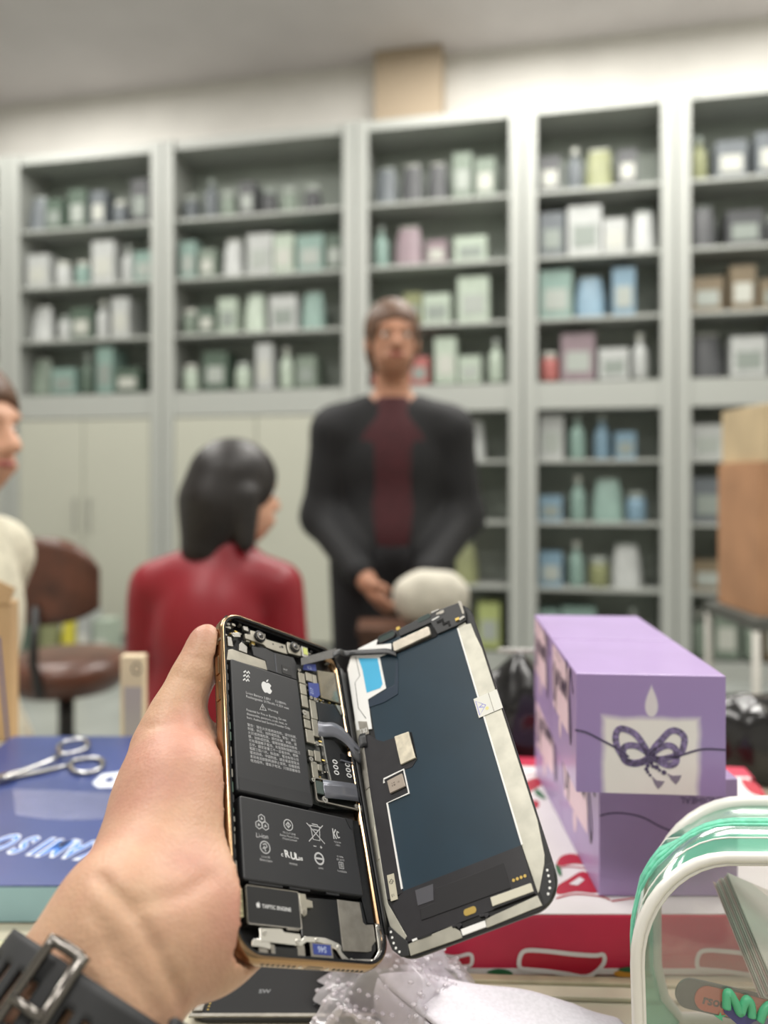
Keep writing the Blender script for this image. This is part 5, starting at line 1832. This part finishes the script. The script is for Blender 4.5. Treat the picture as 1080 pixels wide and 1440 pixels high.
def gift_box(name_label, w, d, h, front, loc, rz, upper):
    """box with its front face along -Y, left face along -X; origin at the bottom centre of the front edge"""
    g = empty('gift_box', loc, name_label, 'gift box', 'purple candle gift boxes', rz)
    MB().box(-w / 2, w / 2, 0, d, 0, h).obj('carton_body', m_pur, g, bevel=.0009, seg=3)
    # left face print: pale candle square, flame and script, printed upside down
    T = Matrix(((0, 0, -1, -w / 2 - .00015), (-1, 0, 0, d), (0, 1, 0, 0), (0, 0, 0, 1)))
    T = Matrix.Translation((-w / 2 - .0001, d, 0)) @ Matrix(((0, 0, -1, 0), (-1, 0, 0, 0), (0, 1, 0, 0), (0, 0, 0, 1)))
    MB().prism([(d * .06, h * .97), (d * .74, h * .95), (d * .73, h * .36), (d * .09, h * .36)], 0, .0001, T).obj('candle_picture', m_pinkp, g)
    MB().prism(tear(d * .40, h * .27, d * .05, h * .10), 0, .0001, T).obj('flame_picture', m_pinkp, g)
    sc_ = [(p[0] + d * .06, h * .86 - p[1] * 1.0) for p in script(d * .86)]
    MB().ribbon(sc_, .0025, .0001, .0002, False, T).obj('script_print', m_script, g)
    MB().ribbon([(d * .18, h * .93), (d * .42, h * .90)], .0007, .0001, .0002, False, T).obj('small_print', m_script, g)
    if front == 'candle':
        cf = MB().box(-w / 2 + .0004, w / 2 - .0004, -.00025, -.00005, .0004, h - .0004).obj('candle_face', m_candle, g)
        TF = Matrix.Translation((0, -.0003, 0)) @ Matrix.Rotation(math.pi / 2, 4, 'X')
        k = w / 205.0

        def px(u, v):
            return ((u - 910) * k, h - (v - 953) * h / 164.0)
        for pts in ([(909, 1066), (898, 1046), (888, 1034), (874, 1028), (866, 1029), (862, 1038), (864, 1052), (871, 1064), (876, 1072), (886, 1075), (894, 1074), (905, 1070)],
                    [(911, 1066), (914, 1054), (926, 1040), (936, 1030), (946, 1029), (955, 1036), (955, 1048), (949, 1060), (930, 1067), (916, 1068)],
                    [(908, 1063), (896, 1053), (884, 1050), (874, 1053), (872, 1062), (876, 1071), (888, 1074), (900, 1071)],
                    [(912, 1063), (922, 1053), (934, 1049), (943, 1053), (945, 1062), (944, 1072), (934, 1076), (922, 1071)]):
            L_ = [p[:2] for p in spline([(*px(*p), 0) for p in pts], 6, True)]
            MB().ribbon(L_, .0038, 0, .0002, True, TF).obj('bow_loop', m_rope, cf)
        bd = MB()
        for u, v, r in ((906, 1077, 1.0), (904, 1082, 1.0), (906, 1086, .8), (909, 1090, .7), (913, 1078, .9), (918, 1079, 1.2), (922, 1083, .8), (928, 1086, 1.2), (909, 1069, 2.0), (911, 1074, .9)):
            x, z = px(u, v)
            bd.prism([(x + r * .0012 * math.cos(2 * math.pi * i / 12), z + r * .0012 * math.sin(2 * math.pi * i / 12)) for i in range(12)], 0, .00028, TF)
        bd.obj('bead_print', m_rope_d, cf)['kind'] = 'stuff'
        for pts in ([(911, 1091), (918, 1097), (929, 1098), (925, 1104), (920, 1109), (915, 1102)], [(932, 1087), (940, 1090), (952, 1089), (949, 1096), (944, 1102), (938, 1096)]):
            MB().prism([px(*p) for p in pts], 0, .0002, TF).obj('tassel_print', pm('tassel_grey', (138, 124, 146), .5), cf)
        for pts in ([(806, 1031), (822, 1034), (845, 1045), (866, 1056), (880, 1066)], [(930, 1066), (950, 1062), (980, 1053), (1012, 1053)]):
            L_ = [p[:2] for p in spline([(*px(*p), 0) for p in pts], 6)]
            MB().ribbon(L_, .0012, 0, .0002, False, TF).obj('cord_print', m_rope_d, cf)
    else:
        TF = Matrix.Translation((0, -.0001, 0)) @ Matrix.Rotation(math.pi / 2, 4, 'X')
        pts = spline([(-.055, .046, 0), (-.036, .052, 0), (-.018, .050, 0), (-.004, .043, 0), (.012, .038, 0), (.03, .037, 0), (w / 2, .036, 0)], 6)
        pts = [p[:2] for p in pts if p[0] > -w / 2]
        MB().ribbon(pts, .001, 0, .0001, False, TF).obj('cord_print', m_rope_d, g)
        MB().text('PENDIHEAL', .0058, .022, h - .0115, .0001, 'CENTER', TF, rot=math.pi).obj('small_print', m_rope_d, g)
    return g


BW, BD, BH = .0868, .1015, .0735
gift_box('purple gift box under the candle-fronted one, lower layer in front', BW, BD, BH, 'cord', (.1342 + BW / 2, .4795, Z_C + .0004), 0, False)
gift_box('purple gift box at the back of the lower layer, its script side showing', BW, BD, BH, 'cord', (.1345 + BW / 2, .5825, Z_C + .0004), 0, False)
gift_box('purple gift box printed with a candle and rope bow, on top in front', BW * 1.0, BD, BH * .965, 'candle', (.1142 + BW / 2, .4545, Z_C + .0006 + BH), -.075, True)
c_, s_ = math.cos(-.075), math.sin(-.075)
gift_box('purple gift box on top of the stack, behind the candle-fronted one', BW * 1.0, BD, BH * .965, 'cord', (.1142 + BW / 2 - s_ * (BD + .002), .4545 + c_ * (BD + .002), Z_C + .0006 + BH), -.075, True)

# ---- blue gift box with scissors
D_B = .2695
bb_ = empty('blue_box', (-.28, .66, Z_TAB), 'blue carton with upside-down outlined lettering and a pale blue front, under the scissors', 'carton')
m_blue = pm('blue_card', (50, 66, 122), .30, noise=.06, scale=14, coat=.3)
m_pblue = pm('pale_blue_card', (150, 186, 196), .4, noise=.03, scale=20)
bx0, bx1, by0, by1 = -.395, -.165, .5155, .82
MB().prism([(bx0, by0), (bx1, by0), (bx1, by1), (bx0, by1)], Z_TAB + .0008, EYE - D_B - .0008).obj('carton_body', m_pblue, bb_, world=True, bevel=.0012)
MB().prism([(bx0, by0), (bx1, by0), (bx1, by1), (bx0, by1)], EYE - D_B - .0008, EYE - D_B).obj('lid_sheet', m_blue, bb_, world=True)
# pale film patch standing in for light reflected on the lid
MB().prism([onz(u, v, D_B)[:2] for u, v in ((18, 1110), (90, 1112), (168, 1116), (166, 1150), (110, 1154), (62, 1152), (22, 1146))], EYE - D_B + .0001, EYE - D_B + .0002).obj(
    'sheen_patch', film_mat('box_sheen', (225, 230, 255), .10, .25, 1.0, 60, (170, 180, 230), .16), bb_, world=True)


def flat_text(s_, size, px_, drop, rot, sx, bold, lift, mat, name, parent, shear=0.0):
    p = onz(px_[0], px_[1], drop, lift)
    return MB().text(s_, size, p[0], p[1], p[2], 'CENTER', None, shear, rot, sx=sx, bold=bold).obj(name, mat, parent, world=True)


tw = pm('letter_white', (226, 232, 244), .4)
tb_ = pm('letter_blue', (66, 128, 220), .4)
# letters run upside down for the viewer
for i, (ch_, u, v) in enumerate((('N', -22, 1188), ('O', 22, 1190), ('S', 50, 1193), ('I', 74, 1195), ('M', 95, 1197), ('A', 121, 1199), ('K', 147, 1201))):
    flat_text(ch_, .036, (u, v - 15), D_B, math.pi - .05, .56, .055, .0002, tw, 'letter_outline', bb_, .35)
    flat_text(ch_, .034, (u, v - 14.4), D_B, math.pi - .05, .56, .012, .0004, tb_, 'letter', bb_, .35)
MB().prism([onz(u, v, D_B)[:2] for u, v in ((130, 1102), (143, 1089), (168, 1086), (190, 1086), (190, 1100), (176, 1107), (138, 1108))], EYE - D_B + .0002, EYE - D_B + .0003).obj('white_letter', tw, bb_, world=True)
MB().prism([onz(u, v, D_B)[:2] for u, v in ((145, 1100), (152, 1093), (162, 1093), (157, 1101))], EYE - D_B + .0004, EYE - D_B + .0005).obj('letter_gap', m_blue, bb_, world=True)

# ---- scissors on the blue box
m_sciss = pm('scissor_steel', (190, 190, 188), .24, 1.0, noise=.04, scale=300)
zs = EYE - D_B + .0028
pv = onz(18, 1097, D_B)
sc = empty('scissors', (pv[0], pv[1], EYE - D_B), 'steel scissors lying open a little on the blue box', 'scissors')


def zp(u, v, dz=.0028):
    p = onz(u, v, D_B)
    return (p[0] - pv[0], p[1] - pv[1], dz)


def half(name, shaft, loop, blade, dz):
    b = MB()
    b.tube([zp(u, v, dz) for u, v in shaft], [.0040, .0034, .0030, .0026, .0024], 8, flat=.6)
    L_ = spline([zp(u, v, dz) for u, v in loop], 6, True)
    o = b.obj('arm', m_sciss, sc, smooth=True)
    MB().tube(L_, .0023, 8, True, flat=.9).obj('finger_ring', m_sciss, o, smooth=True)
    MB().prism([zp(u, v)[:2] for u, v in blade], dz - .0012, dz + .0012).obj('blade', m_sciss, o, bevel=.0004)


half('upper', [(4, 1103), (26, 1094), (50, 1085), (72, 1076), (86, 1068)], [(86, 1067), (82, 1058), (90, 1051), (104, 1047.5), (118, 1047.5), (124, 1053), (120, 1060), (106, 1065), (94, 1068)],
     [(26, 1092), (4, 1097), (-60, 1112), (-110, 1127), (-50, 1114), (8, 1103)], .0052)
half('lower', [(10, 1099), (30, 1094), (58, 1089), (82, 1083), (100, 1078)], [(99, 1080), (104, 1074), (118, 1071), (134, 1070), (144, 1074), (143, 1082), (132, 1089), (116, 1091), (104, 1088)],
     [(26, 1096), (0, 1104), (-60, 1122), (-105, 1136), (-60, 1116), (0, 1098)], .0026)
MB().cyl((zp(18, 1098)[0], zp(18, 1098)[1], .006), .0022, .001, 14).obj('pivot_screw', m_sciss, sc)

# ---- tall tan carton at the far left and the small cream carton behind the hand
Y = .88
xr_ = (15 - CU) / F * Y
tc_ = empty('tan_carton', (xr_ - .10, Y + .05, Z_TAB), 'open tan cardboard carton with a blue stripe at the left edge behind the blue box', 'carton')
m_tan = pm('tan_card', (190, 158, 118), .75, noise=.05, scale=10)
MB().box(-.10, .10, -.05, -.03, .0003, .160).obj('carton_body', m_tan, tc_, bevel=.0015)
TF = Matrix.Translation((0, -.0502, 0)) @ Matrix.Rotation(math.pi / 2, 4, 'X')
MB().ribbon([(.086, .120), (.097, .0)], .0028, 0, .0002, False, TF).obj('blue_stripe', pm('stripe_blue', (44, 74, 150), .5), tc_)
MB().prism([(.035, .158), (.100, .158), (.106, .176), (.085, .186), (.03, .180)], 0, .002, TF).obj('top_flap', m_tan, tc_, bevel=.0006)
Y = .865
sc_c = empty('cream_carton', ((190 - CU) / F * Y, Y, Z_TAB), 'small tall cream carton with a printed ring, behind the thumb', 'carton')
MB().box(-.0155, .010, -.004, .012, .0003, .102).obj('carton_body', pm('cream_card', (216, 198, 166), .6, noise=.03, scale=20), sc_c, bevel=.0008)
TF = Matrix.Translation((0, -.0042, 0)) @ Matrix.Rotation(math.pi / 2, 4, 'X')
MB().ribbon([(.003 + .005 * math.cos(2 * math.pi * i / 20), .088 + .006 * math.sin(2 * math.pi * i / 20)) for i in range(20)], .0013, 0, .0002, True, TF).obj('ring_print', m_black, sc_c)
MB().box(-.011, .009, -.0043, -.0041, .012, .068).obj('grey_panel', pm('grey_print_panel', (170, 160, 158), .6), sc_c)

# ---- black plastic bags behind the gift boxes
m_bag = pm('black_bag', (20, 20, 21), .22, bump=.5, bscale=30, coat=.2)


def crumple(name, label, lo, hi, prims, seed, mat, cat, amp=.010, freq=26):
    f = Field(lo, hi, .0035, .02)
    for c, r in prims:
        f.ell(c, r)
    rs = np.random.default_rng(seed)
    X, Y, Z = np.ix_(*f.ax)
    w = np.zeros_like(f.D)
    for k in range(16):
        n = rs.normal(size=3)
        n *= freq * rs.uniform(.6, 2.2) / np.linalg.norm(n)
        ph = (X * n[0] + Y * n[1] + Z * n[2] + rs.uniform(0, 6)).astype(np.float32)
        w += np.abs(np.sin(ph + 1.2 * np.sin(ph * .37 + rs.uniform(0, 6)))) * rs.uniform(.4, 1)
    w = w / 16 * 2
    f.D += (amp * (w - w.mean())).astype(np.float32)
    f.D = np.maximum(f.D, (Z_TAB + .0006 - Z).astype(np.float32) + 0 * f.D)
    o = f.obj(name, mat, None, 1)
    tag(o, label, cat)
    return o


crumple('plastic_bag', 'crumpled shiny black plastic bag between the phone screen and the gift boxes', (.06, .70, Z_TAB - .01), (.26, .90, Z_TAB + .21),
        [((.140, .80, Z_TAB + .035), (.075, .045, .066)), ((.150, .795, Z_TAB + .065), (.034, .026, .034)), ((.140, .79, Z_TAB + .092), (.012, .010, .030)), ((.12, .80, Z_TAB + .02), (.04, .04, .05))], 4, m_bag, 'bag', .016, 44)
crumple('plastic_bag', 'crumpled shiny black plastic bag at the right edge behind the gift boxes', (.26, .68, Z_TAB - .01), (.60, .89, Z_TAB + .2),
        [((.43, .79, Z_TAB + .02), (.11, .06, .055)), ((.36, .785, Z_TAB + .045), (.05, .035, .034)), ((.47, .77, Z_TAB + .03), (.07, .05, .04))], 8, m_bag, 'bag', .019, 52)
# grey stick across the bag
stk = MB().tube([(.110, .742, Z_TAB + .135), (.186, .742, Z_TAB + .1335)], .0022, 8).obj('grey_rod', pm('rod_grey', (176, 176, 172), .35, .3), None, smooth=True)
tag(stk, 'thin grey rod lying across the black bag beside the gift boxes', 'rod')

# ---- second screen assembly lying on the counter under the hand
m_lcd = pm('lcd_back', (13, 13, 15), .5, spec=.25)
ly = .0008
P0 = Vector((-.1075, .420, Z_TAB + ly))
lcd = empty('loose_screen', tuple(P0), 'loose black phone screen with a silver edge lying under the hand and opened phone', 'phone screen')
MB().prism(rr(.079, .0385, .011, 6, .079, .0385), 0, .0022).obj('bezel', pm('screen_bezel', (15, 16, 18), .38), lcd, bevel=.0004)
MB().box(.0045, .153, .004, .073, .0022, .0027).obj('back_panel', m_lcd, lcd)
MB().box(.0005, .153, .0008, .0032, .0022, .0032).obj('lower_rail', m_sild, lcd)
MB().prism([(.0006, .008), (.0042, .008), (.0044, .07), (.0006, .07)], .0022, .0036).obj('side_rail', m_silb, lcd)
for y0, y1 in ((.004, .010), (.013, .026), (.030, .034)):
    MB().box(.0022, .0072, y0, y1, .0027, .0042).obj('metal_clip', m_sild, lcd, bevel=.0003)
for k in range(3):
    MB().cyl((.0098, .0065 + .0026 * k, .0027), .0006, .0003, 10).obj('gold_contact', m_gpad, lcd)
MB().text('SW', .0045, .0355, .0205, .0028, bold=.02).obj('print', pm('print_dim', (120, 122, 124), .6), lcd)
MB().ribbon([(.068, .0135), (.0695, .012), (.068, .0105)], .0004, .0027, .0029).obj('print', pm('print_dim', (120, 122, 124), .6), lcd)

# ---- bubble wrap and white foam packet in the foreground
m_wrap = film_mat('bubble_film', (252, 250, 252), .34, .12, .4, 160, (246, 242, 246), .04)
random.seed(21)
bwp = empty('bubble_wrap', (0, .41, Z_TAB), 'crumpled clear bubble wrap beside the white foam packet', 'bubble wrap')
NB = 46


def wrapz(x, y):
    return .012 + .012 * math.sin(x * 90 + 1.3 * math.sin(y * 120)) * math.cos(y * 75) + .008 * math.sin(x * 210 + y * 150)


def wrapfn(u, v):
    x = -.036 + .085 * u
    y = -.030 + .070 * v + .01 * math.sin(u * 9)
    ed = min(u, 1 - u, v, 1 - v)
    z = .004 + max(0, wrapz(x, y)) * min(1, ed * 6) + .026 * math.exp(-((u - .55) ** 2 + (v - .62) ** 2) * 9)
    return (x + .004 * math.sin(v * 23), y, z)


MB().grid(wrapfn, NB, NB).obj('film_sheet', m_wrap, bwp, smooth=True)
bub = MB()
for i in range(17):
    for j in range(14):
        u, v = (i + .5 + .5 * (j % 2)) / 17.6, (j + .5) / 14
        p = wrapfn(u, v)
        bub.ball((p[0], p[1], p[2] + .0003), (.0016, .0016, .0009), 10, 5)
bb2 = bub.obj('bubbles', m_wrap, bwp, smooth=True)
bb2['kind'] = 'stuff'

m_foam = pm('white_foam', (222, 218, 226), .6, noise=.03, scale=500, bump=1.0, bscale=380)
fo = empty('foam_packet', tuple(Vector(at(700, 1440, .38))), 'flat packet of white foam sheet in front of the red carton', 'packaging')
fo.location.z = Z_TAB
ctr = Vector(fo.location)


def fpt(u, v, Y):
    p = Vector(at(u, v, Y)) - ctr
    return p


TL, TR = fpt(534, 1375, .425), fpt(872, 1420, .412)
BLf, BRf = fpt(690, 1530, .350), fpt(985, 1590, .335)


def foamfn(u, v):
    a = TL.lerp(TR, u)
    b = BLf.lerp(BRf, u)
    p = a.lerp(b, v)
    ed = min(1, min(u, 1 - u, v, 1 - v) * 12)
    bul = .0022 * math.sin(u * 5 + v * 3) + .0012 * math.sin(u * 13 - v * 7) + .003 * (ed ** .5)
    cu = .012 * max(0, u - .8) * 5 * max(0, .3 - v) * 2
    return (p.x, p.y + cu * .3, p.z + bul - cu)


MB().grid(foamfn, 60, 40).obj('top_sheet', m_foam, fo, smooth=True, solid=.002)


def foamside(u, v):
    p = foamfn(0, u)
    return (p[0] - .002 * math.sin(v * 3.1), p[1], p[2] * (1 - v) + .0015 * v)


MB().grid(foamside, 40, 6).obj('side_fold', m_foam, fo, smooth=True, solid=.0016)


def foamback(u, v):
    p = foamfn(u, 0)
    return (p[0], p[1] + .001 * math.sin(v * 3.1), p[2] * (1 - v) + .0015 * v)


MB().grid(foamback, 50, 6).obj('back_fold', m_foam, fo, smooth=True, solid=.0016)
flp = [onz(560, 1358, D_TAB - .012), onz(620, 1360, D_TAB - .012), onz(664, 1398, D_TAB - .012), onz(590, 1398, D_TAB - .012)]
MB().prism([(p[0] - ctr.x, p[1] - ctr.y) for p in flp], .0118, .013).obj('loose_flap', m_foam, fo, bevel=.0005)

# ---- clear zipped pouch at the lower right
m_pvc = film_mat('clear_pvc', (252, 252, 250), .10, .07, .5, 26, (226, 222, 216), .08)
m_pipe = pm('white_piping', (228, 226, 220), .35, coat=.3)
m_mint = pm('mint_zip', (112, 200, 170), .45, noise=.08, scale=260)
m_mintf = film_mat('mint_film', (150, 214, 192), .62, .15, .5, 40, (112, 188, 160), .07)
po = empty('clear_pouch', (.20, .38, Z_TAB), 'clear plastic pouch with white piping and a mint zipper, lower right', 'pouch')
PX0, PX1 = .1185, .285
PYF, PYB = .355, .420
HF = .1150                        # height of the front panel
pcx = (PX0 + PX1) / 2


def pouch_outline(x0, x1, h, r, n=10, z0=.003):
    """upright panel with round upper corners, as (x, z)"""
    return [(x0 + .014, z0), (x0 + .004, z0 + .012), (x0, z0 + .03), (x0, h - r)] + [(x0 + r - r * math.cos(t), h - r + r * math.sin(t)) for t in [math.pi / 2 * i / n for i in range(1, n + 1)]] + \
           [(x1 - r + r * math.sin(t), h - r + r * math.cos(t)) for t in [math.pi / 2 * i / n for i in range(0, n + 1)]] + [(x1, z0 + .03), (x1 - .004, z0 + .012), (x1 - .014, z0)]


FRONT = pouch_outline(PX0, PX1, HF, .046)
BACK = pouch_outline(PX0 + .030, PX1 + .010, .1205, .050)


def fy(x, z):      # the front panel bows and leans back
    return PYF + .10 * z + .006 * math.sin((x - PX0) * 20)


def by(x, z):
    return PYB + .02 * z


def panel(outl, yf):
    c = (sum(p[0] for p in outl) / len(outl), sum(p[1] for p in outl) / len(outl))
    v, f_ = [], []
    K_ = 8
    n = len(outl)
    for k in range(K_ + 1):
        for p in outl:
            x, z = c[0] + (p[0] - c[0]) * k / K_, c[1] + (p[1] - c[1]) * k / K_
            v.append((x, yf(x, z), z + Z_TAB))
    for k in range(K_):
        f_ += [(k * n + i, k * n + (i + 1) % n, (k + 1) * n + (i + 1) % n, (k + 1) * n + i) for i in range(n)]
    return MB().add(v, f_)


panel(FRONT, fy).obj('front_panel', m_pvc, po, smooth=True, world=True)
panel(BACK, by).obj('back_panel', m_pvc, po, smooth=True, world=True)
MB().tube([(x, fy(x, z), z + Z_TAB) for x, z in FRONT], .0026, 10, True).obj('front_piping', m_pipe, po, smooth=True, world=True)
MB().tube([(x, fy(x, z) - .0005, z + Z_TAB) for x, z in [(pcx + (a - pcx) * .962, .06 + (b - .06) * .95) for a, b in FRONT]], .0011, 6, True).obj('front_seam', m_pipe, po, smooth=True, world=True)
MB().tube([(x, by(x, z), z + Z_TAB) for x, z in BACK], .0034, 10, True).obj('back_piping', m_pipe, po, smooth=True, world=True)
# gusset: strips from the front outline to the back outline
n_ = len(FRONT)


def gus(i, t):
    a, b = FRONT[i], BACK[i]
    x, z = a[0] + (b[0] - a[0]) * t, a[1] + (b[1] - a[1]) * t
    y = fy(*a) + (by(*b) - fy(*a)) * t
    bulge = .006 * math.sin(math.pi * t)
    ox = -bulge if i < n_ * .3 else (bulge if i > n_ * .7 else 0)
    sag = .004 * math.sin(t * math.pi * 2) if n_ * .3 <= i <= n_ * .7 else 0
    return (x + ox, y, z + Z_TAB + sag + (bulge * .7 if n_ * .2 < i < n_ * .8 else 0))


def strip(t0, t1, i0, i1, m=6):
    v = [gus(i, t0 + (t1 - t0) * k / m) for i in range(i0, i1) for k in range(m + 1)]
    f_ = [(a * (m + 1) + k, a * (m + 1) + k + 1, (a + 1) * (m + 1) + k + 1, (a + 1) * (m + 1) + k) for a in range(i1 - i0 - 1) for k in range(m)]
    return MB().add(v, f_)


strip(0, .30, 0, n_).obj('gusset_front', m_mintf, po, smooth=True, world=True)
strip(.52, .96, 0, n_).obj('gusset_back', m_mintf, po, smooth=True, world=True)
for t in (.30, .37, .45, .52):
    MB().tube([gus(i, t) for i in range(2, n_ - 2)], .0013 if t in (.37, .45) else .0008, 6).obj('zip_coil' if t in (.37, .45) else 'zip_edge', m_mint, po, smooth=True, world=True)
strip(.30, .52, 2, n_ - 2).obj('zip_tape', m_mint, po, smooth=True, world=True)
# wavy thread lines in the gusset
for t in (.15, .7):
    MB().tube([gus(i, t) for i in range(2, n_ - 2)], .0004, 5).obj('stitch_line', m_pipe, po, smooth=True, world=True)
# print on the front panel: mint letters over a violet band, small star


def fxy(u, v, lift=.0):
    """front-panel point on the line of sight through (u, v)"""
    Y = .36
    for _ in range(8):
        p = at(u, v, Y)
        Y = fy(p[0], p[2] - Z_TAB) - lift
    return at(u, v, Y)


def pprint(name, pix, mat, lift, n=0):
    if n:
        pix = [p[:2] for p in spline([(a, b, 0) for a, b in pix], n, True)]
    v = [fxy(u, w_, lift) for u, w_ in pix]
    v2 = [fxy(u, w_, lift - .0003) for u, w_ in pix]
    m_ = len(v)
    f_ = [tuple(range(m_)), tuple(range(2 * m_ - 1, m_ - 1, -1))] + [(i, m_ + i, m_ + (i + 1) % m_, (i + 1) % m_) for i in range(m_)]
    return MB().add(v + v2, f_).obj(name, mat, po, world=True)


m_violet = pm('print_violet', (72, 70, 128), .4)
m_mintp = pm('print_mint', (84, 176, 132), .4)
pprint('letter_shadow', [(1016, 1412), (1024, 1408), (1052, 1424), (1110, 1440), (1110, 1475), (1070, 1470), (1036, 1440), (1018, 1424)], m_violet, .0006)


def pstroke(pix, r):
    pts = [Vector(fxy(u, v, .001)) for u, v in pix]
    return MB().tube(spline([tuple(p) for p in pts], 6), r, 8).obj('mint_letter', m_mintp, po, smooth=True, world=True)


pstroke([(1022, 1418), (1022, 1400), (1026, 1397), (1034, 1410), (1041, 1424), (1046, 1412), (1051, 1406), (1056, 1414), (1057, 1430)], .0021)
pstroke([(1068, 1436), (1074, 1422), (1084, 1414), (1092, 1424), (1098, 1440)], .0021)
pprint('star', [(1004, 1428), (1011, 1428), (1013, 1423), (1015, 1428), (1022, 1427), (1016, 1431), (1016, 1436), (1010, 1432)], m_mintp, .0006)

# ---- inside the pouch: capsule label card and a pack of clear sleeves
YI = .385
lc = empty('label_card', at(1010, 1405, YI), 'grey and orange capsule-shaped label card inside the clear pouch', 'card')
off_ = Vector(lc.location)
TI = Matrix.Rotation(math.radians(13), 4, 'Y') @ Matrix.Rotation(math.pi / 2, 4, 'X')
MB().prism(rr(.030, .0075, .0072, 6, .008, .0), 0, .0012, TI).obj('backing', pm('card_grey', (96, 98, 100), .4), lc)
MB().prism(rr(.0225, .0062, .006, 6, .010, -.0002), .0012, .0018, TI).obj('orange_capsule', pm('card_orange', (214, 106, 84), .4), lc)
MB().text('rsou', .0066, -.0085, -.0028, .0019, 'LEFT', TI, bold=.03).obj('print', pm('card_print', (96, 70, 72), .4), lc)
MB().ribbon([(.010, -.006), (.016, .0005), (.013, .006)], .0016, .0018, .0021, False, TI).obj('dark_stroke', pm('card_dark', (70, 66, 56), .4), lc)
sl = empty('sleeve_pack', at(1085, 1330, .40), 'stack of clear plastic sleeves leaning inside the pouch', 'sleeves')
TI = Matrix.Rotation(math.radians(22), 4, 'Z') @ Matrix.Rotation(math.radians(27), 4, 'Y') @ Matrix.Rotation(math.radians(-52), 4, 'X')
for k in range(9):
    MB().box(-.022, .05, -.0055 + .00125 * k, -.0050 + .00125 * k, -.028 + .0006 * (k % 3), .030 - .0004 * (k % 4), TI).obj('sleeve', (pm('sleeve_white', (220, 210, 208), .35), pm('sleeve_grey', (176, 168, 164), .3), pm('sleeve_pink', (214, 176, 178), .3))[k % 3], sl)

# ---- crumpled glittery bag between the blue box and the watch
crumple('clear_bag', 'small crumpled pale yellowish plastic bag beside the watch strap', (-.30, .40, Z_TAB - .01), (-.20, .50, Z_TAB + .04),
        [((-.245, .455, Z_TAB + .008), (.03, .025, .012))], 5, pm('pale_wrap', (206, 204, 168), .2, bump=.8, bscale=120, coat=.5), 'bag', .006, 60)
